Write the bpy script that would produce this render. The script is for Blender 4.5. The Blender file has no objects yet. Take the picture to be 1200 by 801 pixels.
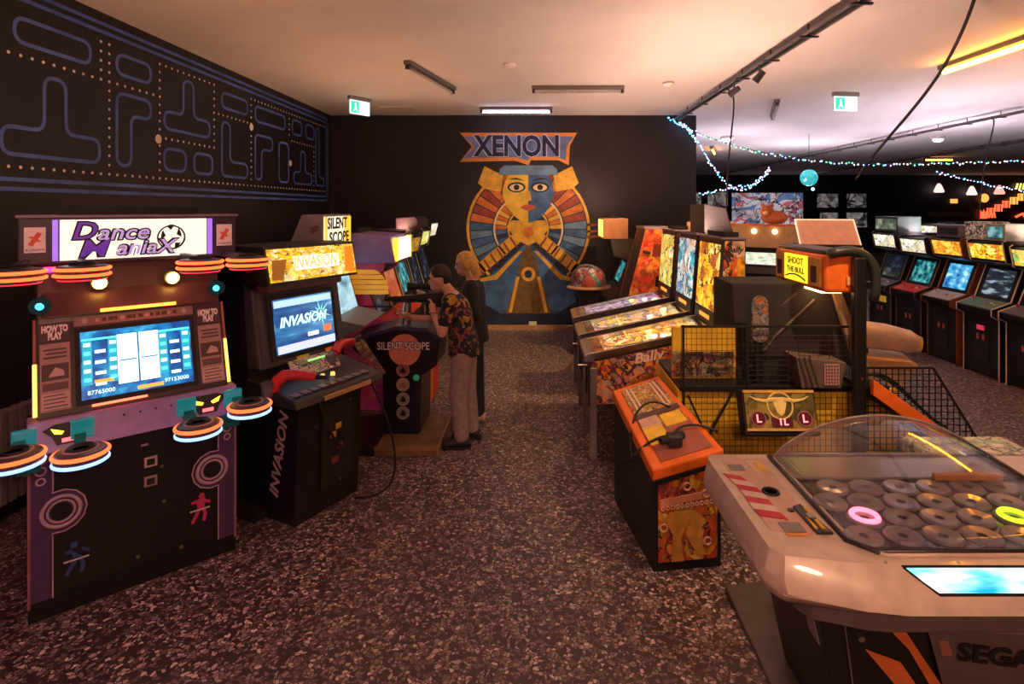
import bpy, bmesh, math, random
from mathutils import Vector, Matrix, Euler

# ------------------------------------------------------------------ camera, world, exposure
SC = bpy.context.scene
COL = SC.collection
CAM_H = 2.2
cam_d = bpy.data.cameras.new('camera')
cam_d.lens = 20.0
cam_d.sensor_width = 36.0
cam_d.shift_x = -0.025
cam_d.shift_y = -0.1304
cam_d.clip_start = 0.05
cam = bpy.data.objects.new('camera', cam_d)
cam.location = (0, 0, CAM_H)
cam.rotation_euler = (math.pi / 2, 0, 0)
COL.objects.link(cam)
SC.camera = cam

world = bpy.data.worlds.new('world')
SC.world = world
world.use_nodes = True
world.node_tree.nodes['Background'].inputs[0].default_value = (0.9, 0.55, 0.5, 1)
world.node_tree.nodes['Background'].inputs[1].default_value = 0.05

SC.view_settings.view_transform = 'Standard'
SC.view_settings.look = 'None'
SC.view_settings.gamma = 1.0
SC.view_settings.use_curve_mapping = False
SC.view_settings.exposure = 0.0

PI = math.pi
CEIL = 3.9
WALL_L = -3.78
WALL_B = 10.4
WALL_E = 2.9
FAR = 29.0

# ------------------------------------------------------------------ mesh helpers
class MB:
    def __init__(s):
        s.v = []; s.f = []
    def add(s, vs, fs):
        n = len(s.v)
        s.v += [tuple(v) for v in vs]
        s.f += [tuple(i + n for i in f) for f in fs]
        return s
    def hexa(s, p):            # 8 corners: bottom 4 ccw, top 4 ccw
        return s.add(p, [(3,2,1,0),(4,5,6,7),(0,1,5,4),(1,2,6,5),(2,3,7,6),(3,0,4,7)])
    def box(s, x0, x1, y0, y1, z0, z1):
        return s.hexa([(x0,y0,z0),(x1,y0,z0),(x1,y1,z0),(x0,y1,z0),(x0,y0,z1),(x1,y0,z1),(x1,y1,z1),(x0,y1,z1)])
    def prism(s, prof, x0, x1):    # profile of (y,z), extruded along x
        n = len(prof)
        vs = [(x0,y,z) for y,z in prof] + [(x1,y,z) for y,z in prof]
        fs = [tuple(range(n-1,-1,-1)), tuple(range(n,2*n))]
        fs += [(i,(i+1)%n,n+(i+1)%n,n+i) for i in range(n)]
        return s.add(vs, fs)
    def slab(s, poly, y0, y1):     # polygon of (x,z), extruded along y
        n = len(poly)
        vs = [(x,y0,z) for x,z in poly] + [(x,y1,z) for x,z in poly]
        fs = [tuple(range(n)), tuple(range(2*n-1,n-1,-1))]
        fs += [(i,n+i,n+(i+1)%n,(i+1)%n) for i in range(n)]
        return s.add(vs, fs)
    def plate(s, poly, z0, z1):    # polygon of (x,y), extruded along z
        n = len(poly)
        vs = [(x,y,z0) for x,y in poly] + [(x,y,z1) for x,y in poly]
        fs = [tuple(range(n-1,-1,-1)), tuple(range(n,2*n))]
        fs += [(i,(i+1)%n,n+(i+1)%n,n+i) for i in range(n)]
        return s.add(vs, fs)
    def cone(s, p0, p1, r0, r1=None, seg=12, caps=True):
        r1 = r0 if r1 is None else r1
        p0 = Vector(p0); p1 = Vector(p1)
        d = (p1-p0).normalized()
        a = d.orthogonal().normalized(); b = d.cross(a)
        vs = []
        for p, r in ((p0,r0),(p1,r1)):
            for i in range(seg):
                t = 2*PI*i/seg
                vs.append(p + r*(a*math.cos(t)+b*math.sin(t)))
        fs = [(i,(i+1)%seg,seg+(i+1)%seg,seg+i) for i in range(seg)]
        if caps: fs += [tuple(range(seg-1,-1,-1)), tuple(range(seg,2*seg))]
        return s.add(vs, fs)
    def tube(s, pts, r, seg=8, closed=False, caps=True):
        pts = [Vector(p) for p in pts]; n = len(pts)
        rs = r if isinstance(r, (list,tuple)) else [r]*n
        vs = []; up = None
        for i, p in enumerate(pts):
            if closed: d = pts[(i+1)%n]-pts[i-1]
            else: d = pts[min(i+1,n-1)]-pts[max(i-1,0)]
            d = d.normalized() if d.length > 1e-9 else Vector((0,0,1))
            if up is None: up = d.orthogonal().normalized()
            up = (up - d*up.dot(d))
            up = up.normalized() if up.length > 1e-6 else d.orthogonal().normalized()
            b = d.cross(up)
            for k in range(seg):
                t = 2*PI*k/seg
                vs.append(p + rs[i]*(up*math.cos(t)+b*math.sin(t)))
        fs = []
        for i in range(n if closed else n-1):
            j = (i+1) % n
            for k in range(seg):
                l = (k+1) % seg
                fs.append((i*seg+k, i*seg+l, j*seg+l, j*seg+k))
        if caps and not closed:
            fs += [tuple(range(seg-1,-1,-1)), tuple(range((n-1)*seg, n*seg))]
        return s.add(vs, fs)
    def bar(s, p0, p1, w):
        return s.tube([p0,p1], w*0.7071, 4)
    def lathe(s, prof, seg=24, c=(0,0,0)):   # profile of (r,z)
        n = len(prof); vs = []
        for r, z in prof:
            for k in range(seg):
                t = 2*PI*k/seg
                vs.append((c[0]+r*math.cos(t), c[1]+r*math.sin(t), c[2]+z))
        fs = []
        for i in range(n-1):
            for k in range(seg):
                l = (k+1)%seg
                fs.append((i*seg+k,i*seg+l,(i+1)*seg+l,(i+1)*seg+k))
        fs += [tuple(range(seg-1,-1,-1)), tuple(range((n-1)*seg,n*seg))]
        return s.add(vs, fs)
    def torus(s, c, R, r, seg=24, sub=8, axis=2):
        pts = []
        for i in range(seg):
            t = 2*PI*i/seg
            q = [R*math.cos(t), R*math.sin(t)]
            q.insert(axis, 0) if axis < 2 else q.append(0)
            pts.append((c[0]+q[0], c[1]+q[1], c[2]+q[2]))
        return s.tube(pts, r, sub, True)
    def ball(s, c, r, seg=12, rings=8):
        r = (r,r,r) if not isinstance(r,(tuple,list)) else r
        vs = [(c[0],c[1],c[2]-r[2])]; 
        for i in range(1,rings):
            a = -PI/2+PI*i/rings
            for k in range(seg):
                t = 2*PI*k/seg
                vs.append((c[0]+r[0]*math.cos(a)*math.cos(t), c[1]+r[1]*math.cos(a)*math.sin(t), c[2]+r[2]*math.sin(a)))
        vs.append((c[0],c[1],c[2]+r[2]))
        top = len(vs)-1
        fs = [(0,1+(k+1)%seg,1+k) for k in range(seg)]
        for i in range(rings-2):
            for k in range(seg):
                l=(k+1)%seg; a=1+i*seg; b=a+seg
                fs.append((a+k,a+l,b+l,b+k))
        a = 1+(rings-2)*seg
        fs += [(a+k,a+(k+1)%seg,top) for k in range(seg)]
        return s.add(vs, fs)
    def disc(s, c, r, axis=1, t=0.003, seg=20):
        d = [0,0,0]; d[axis] = t
        return s.cone(c, (c[0]+d[0],c[1]+d[1],c[2]+d[2]), r, r, seg)
    def mesh(s, name):
        m = bpy.data.meshes.new(name)
        m.from_pydata(s.v, [], s.f); m.update()
        bm = bmesh.new(); bm.from_mesh(m)
        bmesh.ops.recalc_face_normals(bm, faces=bm.faces)
        bm.to_mesh(m); bm.free()
        return m
    def build(s, name, mat, parent=None, bevel=0, smooth=False, loc=None, rot=None, seg=2):
        m = s.mesh(name)
        o = bpy.data.objects.new(name, m); COL.objects.link(o)
        m.materials.append(mat)
        if parent: o.parent = parent
        if loc: o.location = loc
        if rot: o.rotation_euler = rot
        if smooth:
            for p in m.polygons: p.use_smooth = True
            if smooth != 'all':
                md = o.modifiers.new('split','EDGE_SPLIT'); md.split_angle = math.radians(40)
        if bevel:
            md = o.modifiers.new('bevel','BEVEL'); md.width = bevel; md.segments = seg; md.limit_method = 'ANGLE'
        return o

def B(): return MB()

def thing(name, label, cat, loc=(0,0,0), rz=0, group=None):
    o = bpy.data.objects.new(name, None); COL.objects.link(o)
    o.empty_display_size = 0.1
    o.location = loc; o.rotation_euler = (0,0,rz)
    o['label'] = label; o['category'] = cat
    if group: o['group'] = group
    return o
def tag(o, label, cat, group=None):
    o['label'] = label; o['category'] = cat
    if group: o['group'] = group
    return o
def struct(o):
    o['kind'] = 'structure'; return o
def stuff(o):
    o['kind'] = 'stuff'; return o
def panel(name, mat, parent, w, h, t, loc, lean=0, rz=0, bevel=0):
    # upright board facing local -Y, centred; lean > 0 tips the top backwards
    return B().box(-w/2,w/2,-t/2,t/2,-h/2,h/2).build(name, mat, parent, bevel, loc=loc, rot=(-lean,0,rz))

_tx = {}
def text_mesh(s, size=1.0, shear=0.0, ext=0.004, bold=0.0, space=1.0):
    key = (s,size,shear,ext,bold,space)
    if key in _tx: return _tx[key]
    c = bpy.data.curves.new('lettering','FONT')
    c.body = s; c.size = size; c.shear = shear; c.extrude = ext; c.offset = bold
    c.align_x = 'CENTER'; c.align_y = 'CENTER'; c.space_character = space; c.space_line = 0.8
    c.resolution_u = 3
    o = bpy.data.objects.new('lettering', c); COL.objects.link(o)
    dg = bpy.context.evaluated_depsgraph_get()
    m = bpy.data.meshes.new_from_object(o.evaluated_get(dg))
    bpy.data.objects.remove(o); bpy.data.curves.remove(c)
    _tx[key] = m
    return m
def text(s, size, mat, parent, loc, lean=0, rz=0, shear=0, ext=0.003, bold=0, w=None, space=1.0, roll=0, rot=None, name='lettering'):
    m = text_mesh(s, size, shear, ext, bold, space).copy()
    m.materials.clear(); m.materials.append(mat)
    o = bpy.data.objects.new(name, m); COL.objects.link(o)
    o.parent = parent; o.location = loc
    R = Euler((-lean,0,rz)).to_matrix() @ Euler((PI/2,0,0)).to_matrix() @ Euler((0,0,roll)).to_matrix()
    o.rotation_euler = rot if rot else R.to_euler()
    if w:
        xs = [v.co.x for v in m.vertices]
        k = w/(max(xs)-min(xs))
        o.scale = (k,1,1)
    return o

# ------------------------------------------------------------------ materials
_m = {}
def _new(name):
    m = bpy.data.materials.new(name); m.use_nodes = True
    nt = m.node_tree; nt.nodes.clear()
    out = nt.nodes.new('ShaderNodeOutputMaterial')
    b = nt.nodes.new('ShaderNodeBsdfPrincipled')
    nt.links.new(b.outputs[0], out.inputs[0])
    return m, nt, b, out
def c4(c): return (c[0],c[1],c[2],1)
def mat(name, col, rough=0.5, metal=0.0, emis=None, es=1.0, var=0.12, scale=14, spec=0.5, coat=0.0):
    if name in _m: return _m[name]
    m, nt, b, out = _new(name)
    tc = nt.nodes.new('ShaderNodeTexCoord')
    nz = nt.nodes.new('ShaderNodeTexNoise'); nz.inputs['Scale'].default_value = scale; nz.inputs['Detail'].default_value = 4
    nt.links.new(tc.outputs['Object'], nz.inputs['Vector'])
    rp = nt.nodes.new('ShaderNodeValToRGB')
    rp.color_ramp.elements[0].position = 0.3; rp.color_ramp.elements[1].position = 0.7
    rp.color_ramp.elements[0].color = c4([x*(1-var) for x in col]); rp.color_ramp.elements[1].color = c4([min(1,x*(1+var)) for x in col])
    nt.links.new(nz.outputs['Fac'], rp.inputs['Fac'])
    nt.links.new(rp.outputs[0], b.inputs['Base Color'])
    b.inputs['Roughness'].default_value = rough; b.inputs['Metallic'].default_value = metal
    b.inputs['Specular IOR Level'].default_value = spec
    b.inputs['Coat Weight'].default_value = coat
    if emis:
        b.inputs['Emission Color'].default_value = c4(emis); b.inputs['Emission Strength'].default_value = es
    _m[name] = m
    return m
def lamp_mat(name, col, s):
    return mat(name, [min(1,x) for x in col], 0.4, emis=col, es=s)

def art(name, pal, scale=4.0, emis=0.0, seed=0, warp=0.5, ink=0.05, stretch=(1,1,1), rough=0.35, gen=False, inkcol=(0.02,0.01,0.015)):
    # printed cartoon-like artwork: warped colour cells with dark ink outlines
    if name in _m: return _m[name]
    m, nt, b, out = _new(name)
    N = nt.nodes.new; L = nt.links.new
    tc = N('ShaderNodeTexCoord'); mp = N('ShaderNodeMapping')
    mp.inputs['Location'].default_value = (seed*3.7, seed*1.9, seed*2.3)
    mp.inputs['Scale'].default_value = [scale*k for k in stretch]
    L(tc.outputs['Generated' if gen else 'Object'], mp.inputs['Vector'])
    nz = N('ShaderNodeTexNoise'); nz.inputs['Scale'].default_value = 1.3; nz.inputs['Detail'].default_value = 4; nz.inputs['Distortion'].default_value = 0.8
    L(mp.outputs[0], nz.inputs['Vector'])
    mx = N('ShaderNodeVectorMath'); mx.operation = 'MULTIPLY_ADD'
    L(nz.outputs['Color'], mx.inputs[0]); mx.inputs[1].default_value = (warp*2,)*3; L(mp.outputs[0], mx.inputs[2])
    vo = N('ShaderNodeTexVoronoi'); vo.inputs['Scale'].default_value = 1.0
    L(mx.outputs[0], vo.inputs['Vector'])
    sp = N('ShaderNodeSeparateColor'); L(vo.outputs['Color'], sp.inputs[0])
    rp = N('ShaderNodeValToRGB'); rp.color_ramp.interpolation = 'CONSTANT'
    els = rp.color_ramp.elements
    n = len(pal)
    els[0].position = 0; els[0].color = c4(pal[0]); els[1].position = 1.0/n; els[1].color = c4(pal[1])
    for i in range(2, n):
        e = els.new(i/n); e.color = c4(pal[i])
    nb = N('ShaderNodeTexNoise'); nb.inputs['Scale'].default_value = 0.75; nb.inputs['Detail'].default_value = 1.5; nb.inputs['Distortion'].default_value = 1.2
    L(mp.outputs[0], nb.inputs['Vector'])
    fa = N('ShaderNodeMath'); fa.operation = 'MULTIPLY_ADD'; fa.inputs[1].default_value = 1.5
    L(nb.outputs['Fac'], fa.inputs[0]); L(sp.outputs[0], fa.inputs[2])
    fr = N('ShaderNodeMath'); fr.operation = 'FRACT'; L(fa.outputs[0], fr.inputs[0])
    L(fr.outputs[0], rp.inputs['Fac'])
    ve = N('ShaderNodeTexVoronoi'); ve.feature = 'DISTANCE_TO_EDGE'; ve.inputs['Scale'].default_value = 1.0
    L(mx.outputs[0], ve.inputs['Vector'])
    lt = N('ShaderNodeMath'); lt.operation = 'LESS_THAN'; lt.inputs[1].default_value = ink*0.55
    L(ve.outputs['Distance'], lt.inputs[0])
    n2 = N('ShaderNodeTexNoise'); n2.inputs['Scale'].default_value = 2.6; n2.inputs['Detail'].default_value = 3
    L(mp.outputs[0], n2.inputs['Vector'])
    sh = N('ShaderNodeMix'); sh.data_type = 'RGBA'; sh.blend_type = 'MULTIPLY'; sh.inputs['Factor'].default_value = 0.7
    r2 = N('ShaderNodeValToRGB'); r2.color_ramp.elements[0].position = 0.4; r2.color_ramp.elements[1].position = 0.6
    r2.color_ramp.elements[0].color = (0.35,0.3,0.3,1)
    L(n2.outputs['Fac'], r2.inputs['Fac'])
    L(rp.outputs[0], sh.inputs['A']); L(r2.outputs[0], sh.inputs['B'])
    mi = N('ShaderNodeMix'); mi.data_type = 'RGBA'
    L(lt.outputs[0], mi.inputs['Factor']); L(sh.outputs['Result'], mi.inputs['A']); mi.inputs['B'].default_value = c4(inkcol)
    L(mi.outputs['Result'], b.inputs['Base Color'])
    b.inputs['Roughness'].default_value = rough
    if emis:
        L(mi.outputs['Result'], b.inputs['Emission Color']); b.inputs['Emission Strength'].default_value = emis
    _m[name] = m
    return m

def screen_mat(name, cols, emis=1.6, scale=(3,1,14), seed=0):
    # lit display: horizontal bands of glowing shapes
    if name in _m: return _m[name]
    m, nt, b, out = _new(name)
    N = nt.nodes.new; L = nt.links.new
    tc = N('ShaderNodeTexCoord'); mp = N('ShaderNodeMapping')
    mp.inputs['Scale'].default_value = scale; mp.inputs['Location'].default_value = (seed,seed*2.1,seed*0.7)
    L(tc.outputs['Generated'], mp.inputs['Vector'])
    nz = N('ShaderNodeTexNoise'); nz.inputs['Scale'].default_value = 1.0; nz.inputs['Detail'].default_value = 3
    L(mp.outputs[0], nz.inputs['Vector'])
    rp = N('ShaderNodeValToRGB'); els = rp.color_ramp.elements
    n = len(cols)
    els[0].position = 0.3; els[0].color = c4(cols[0]); els[1].position = 0.7; els[1].color = c4(cols[-1])
    for i in range(1, n-1):
        e = els.new(0.3+0.4*i/(n-1)); e.color = c4(cols[i])
    L(nz.outputs['Fac'], rp.inputs['Fac'])
    b.inputs['Base Color'].default_value = (0.02,0.02,0.025,1); b.inputs['Roughness'].default_value = 0.15
    L(rp.outputs[0], b.inputs['Emission Color']); b.inputs['Emission Strength'].default_value = emis
    _m[name] = m
    return m

def floor_mat():
    m, nt, b, out = _new('terrazzo_floor')
    N = nt.nodes.new; L = nt.links.new
    tc = N('ShaderNodeTexCoord')
    nz = N('ShaderNodeTexNoise'); nz.inputs['Scale'].default_value = 20; nz.inputs['Detail'].default_value = 2
    L(tc.outputs['Object'], nz.inputs['Vector'])
    ad = N('ShaderNodeVectorMath'); ad.operation = 'MULTIPLY_ADD'; ad.inputs[1].default_value = (0.05,)*3
    L(nz.outputs['Color'], ad.inputs[0]); L(tc.outputs['Object'], ad.inputs[2])
    v = N('ShaderNodeTexVoronoi'); v.inputs['Scale'].default_value = 44
    L(ad.outputs[0], v.inputs['Vector'])
    sp = N('ShaderNodeSeparateColor'); L(v.outputs['Color'], sp.inputs[0])
    rp = N('ShaderNodeValToRGB'); rp.color_ramp.interpolation = 'CONSTANT'
    e = rp.color_ramp.elements
    e[0].position = 0; e[0].color = (0.06,0.035,0.04,1)
    e[1].position = 0.34; e[1].color = (0.19,0.125,0.125,1)
    for p, c in ((0.52,(0.36,0.26,0.255)),(0.70,(0.56,0.43,0.42)),(0.84,(0.26,0.175,0.17)),(0.94,(0.78,0.64,0.62))):
        x = e.new(p); x.color = c4(c)
    L(sp.outputs[0], rp.inputs['Fac'])
    ve = N('ShaderNodeTexVoronoi'); ve.feature = 'DISTANCE_TO_EDGE'; ve.inputs['Scale'].default_value = 44
    L(ad.outputs[0], ve.inputs['Vector'])
    lt = N('ShaderNodeMath'); lt.operation = 'LESS_THAN'; lt.inputs[1].default_value = 0.09
    L(ve.outputs['Distance'], lt.inputs[0])
    mi = N('ShaderNodeMix'); mi.data_type = 'RGBA'; mi.inputs['B'].default_value = (0.07,0.042,0.046,1)
    L(lt.outputs[0], mi.inputs['Factor']); L(rp.outputs[0], mi.inputs['A'])
    L(mi.outputs['Result'], b.inputs['Base Color'])
    b.inputs['Roughness'].default_value = 0.42
    bp = N('ShaderNodeBump'); bp.inputs['Strength'].default_value = 0.15; bp.inputs['Distance'].default_value = 0.002
    L(ve.outputs['Distance'], bp.inputs['Height']); L(bp.outputs[0], b.inputs['Normal'])
    return m

def glass_mat(name, tint=(1,1,1), rough=0.03, gloss=1.0):
    if name in _m: return _m[name]
    m, nt, b, out = _new(name); nt.nodes.remove(b)
    N = nt.nodes.new; L = nt.links.new
    tr = N('ShaderNodeBsdfTransparent'); tr.inputs[0].default_value = c4(tint)
    gl = N('ShaderNodeBsdfGlossy'); gl.inputs['Roughness'].default_value = rough
    lw = N('ShaderNodeLayerWeight'); lw.inputs[0].default_value = 0.5
    pw = N('ShaderNodeMath'); pw.operation = 'POWER'; pw.inputs[1].default_value = 3.5
    L(lw.outputs['Facing'], pw.inputs[0])
    mu = N('ShaderNodeMath'); mu.operation = 'MULTIPLY_ADD'; mu.inputs[1].default_value = 0.45*gloss; mu.inputs[2].default_value = 0.035*gloss
    L(pw.outputs[0], mu.inputs[0])
    mx = N('ShaderNodeMixShader')
    L(mu.outputs[0], mx.inputs[0]); L(tr.outputs[0], mx.inputs[1]); L(gl.outputs[0], mx.inputs[2])
    L(mx.outputs[0], out.inputs[0])
    _m[name] = m
    return m

BLACK = mat('black_laminate', (0.012,0.010,0.012), 0.45)
DARK = mat('dark_plastic', (0.03,0.027,0.035), 0.4)
GREY = mat('grey_plastic', (0.16,0.14,0.17), 0.45)
MIDGREY = mat('mid_grey', (0.3,0.28,0.28), 0.5)
CHROME = mat('chrome', (0.6,0.58,0.55), 0.22, 1.0)
STEEL = mat('brushed_steel', (0.42,0.4,0.4), 0.35, 1.0)
WHITE = mat('white_paint', (0.75,0.73,0.7), 0.5)
CREAM = mat('cream_plastic', (0.78,0.66,0.52), 0.3, coat=0.3)
RED = mat('red_plastic', (0.62,0.03,0.03), 0.35)
REDPAINT = mat('red_paint', (0.5,0.03,0.02), 0.4)
ORANGE = mat('orange_paint', (0.85,0.17,0.02), 0.42)
YELLOW = mat('yellow_print', (0.85,0.55,0.04), 0.45)
WOOD = mat('worn_wood', (0.24,0.14,0.07), 0.5, var=0.3, scale=9)
RUBBER = mat('black_rubber', (0.008,0.008,0.009), 0.6)
INK = mat('black_ink', (0.01,0.008,0.012), 0.5)
PURPLE = mat('purple_laminate', (0.10,0.045,0.13), 0.4)
LILAC = mat('lilac_panel', (0.36,0.22,0.55), 0.3)
TEAL = mat('teal_plastic', (0.01,0.16,0.15), 0.35)
GLASSM = glass_mat('clear_glass', (1,1,1), 0.02, 1.0)
CABLE = mat('black_cable', (0.01,0.009,0.009), 0.55)
# ------------------------------------------------------------------ the setting
FLOORM = floor_mat()
CEILM = mat('ceiling_plaster', (0.72,0.69,0.67), 0.9, var=0.05, scale=1.2)
WALLM = mat('black_wall_paint', (0.016,0.012,0.016), 0.55, var=0.25, scale=2)
RX = 26.0
struct(B().box(WALL_L-.2, RX, -4, FAR, -0.1, 0).build('floor', FLOORM))
struct(B().box(WALL_L-.2, RX, -4, FAR, CEIL, CEIL+.1).build('ceiling', CEILM))
struct(B().box(WALL_L-.2, WALL_L, -4, WALL_B+.2, 0, CEIL).build('wall_left', WALLM))
struct(B().box(WALL_L, WALL_E, WALL_B, WALL_B+.2, 0, CEIL).build('wall_back', WALLM))
struct(B().box(WALL_E-.2, WALL_E, WALL_B+.2, FAR, 0, CEIL).build('wall_return', WALLM))
struct(B().box(WALL_E-.2, RX, FAR, FAR+.2, 0, CEIL).build('wall_far', WALLM))
struct(B().box(RX, RX+.2, -4, FAR+.2, 0, CEIL).build('wall_right', WALLM))
struct(B().box(WALL_L-.2, RX, -4.2, -4, 0, CEIL).build('wall_front', WALLM))
struct(B().box(WALL_L, WALL_E, WALL_B-.012, WALL_B, 0, .07).build('baseboard_back', mat('baseboard_dark',(0.03,0.022,0.02),0.5)))

# ------------------------------------------------------------------ generic maze mural on the left wall
def maze_mural():
    t = thing('maze_mural', 'black mural of blue double lines and pale dots on left wall', 'mural', (WALL_L+.002, 0, 2.29))
    y0, y1, H = 2.7, 10.28, 1.56
    B().box(0.0, 0.004, y0, y1, 0, H).build('backing', mat('mural_black',(0.008,0.006,0.010),0.5), t)
    LM = mat('maze_blue', (0.08,0.15,0.55), 0.5, var=0.35, scale=3)
    DM = mat('maze_dots', (0.9,0.82,0.76), 0.6)
    def outline(pts, w=0.030, closed=True):
        # flat painted stripe along a polyline with rounded corners
        P = [Vector((p[0],p[1])) for p in pts]; out = []; n = len(P)
        for i in range(n):
            a, b, c = P[i-1], P[i], P[(i+1)%n]
            if not closed and i in (0,n-1): out.append(b); continue
            d1 = (a-b); d2 = (c-b); r = min(0.09, d1.length/2, d2.length/2)
            p = b+d1.normalized()*r; q = b+d2.normalized()*r
            for k in range(5):
                s = k/4
                out.append((p*(1-s)**2 + b*2*s*(1-s) + q*s*s))
        m = B(); n = len(out); vs = []
        for i in range(n):
            if closed: d = out[(i+1)%n]-out[i-1]
            else: d = out[min(i+1,n-1)]-out[max(0,i-1)]
            d.normalize(); nn = Vector((-d.y,d.x))*w/2
            for sg in (1,-1):
                q = out[i]+nn*sg
                vs += [(0.004,q.x,q.y),(0.007,q.x,q.y)]
        fs = []
        for i in range(n if closed else n-1):
            j=(i+1)%n; a=4*i; b=4*j
            fs += [(a+1,b+1,b+3,a+3),(a,a+1,b+1,b),(a+3,a+2,b+2,b+3)]
        m.add(vs,fs); m.build('painted_line', LM, t)
    u = 0.19
    outline([(y0+.05,.05),(y1-.05,.05),(y1-.05,H-.05),(y0+.05,H-.05)])
    outline([(y0+.12,.12),(y1-.12,.12),(y1-.12,H-.12),(y0+.12,H-.12)])
    shapes = []
    def rect(a,b,c,d): shapes.append([(a,c),(b,c),(b,d),(a,d)])
    def ell(a,b,c,d,w): shapes.append([(a,c),(b,c),(b,c+w),(a+w,c+w),(a+w,d),(a,d)])
    def tee(a,b,z,w,st): 
        m=(a+b)/2; shapes.append([(a,z),(b,z),(b,z+w),(m+w/2,z+w),(m+w/2,z+w+st),(m-w/2,z+w+st),(m-w/2,z+w),(a,z+w)])
    def hook(a,b,z0,z1,w): shapes.append([(a,z0),(a+w,z0),(a+w,z1-w),(b,z1-w),(b,z1),(a,z1)])
    # own layout, invented for this wall
    rect(3.0,3.7,.3,.52); hook(3.0,3.7,.72,1.3,.2); tee(4.0,4.9,.3,.2,.42); rect(4.1,4.8,1.12,1.3)
    hook(5.1,5.55,.3,.95,.18); rect(5.1,5.55,1.12,1.3); tee(5.75,6.55,.72,.18,.38); rect(5.75,6.1,.3,.52); rect(6.25,6.6,.3,.52)
    ell(6.8,7.4,.3,.95,.18); rect(6.8,7.4,1.12,1.3); hook(7.6,8.1,.3,.9,.18); rect(7.6,8.5,1.08,1.28); rect(8.3,8.62,.3,.88)
    tee(8.8,9.5,.3,.18,.34); rect(8.75,9.1,1.06,1.28); rect(9.25,9.6,1.06,1.28); ell(9.68,10.05,.3,1.28,.14)
    for s in shapes: outline(s)
    dots = B()
    def inside(y,z):
        for s in shapes:
            a=min(p[0] for p in s)-.07; b=max(p[0] for p in s)+.07; c=min(p[1] for p in s)-.07; d=max(p[1] for p in s)+.07
            if a<y<b and c<z<d: return True
        return False
    for i in range(80):
        for j in range(16):
            y=y0+.21+i*.0955; z=.21+j*.0815
            if y<y1-.18 and z<H-.16 and not inside(y,z):
                dots.disc((0.004,y,z), .0125, 0, .003, 8)
    stuff(dots.build('dots', DM, t))
    big = B()
    for y,z in ((7.5,.98),(5.66,.6),(8.68,.6)): big.disc((0.004,y,z), .045, 0, .004, 14)
    big.build('large_dot', DM, t)
maze_mural()

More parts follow.
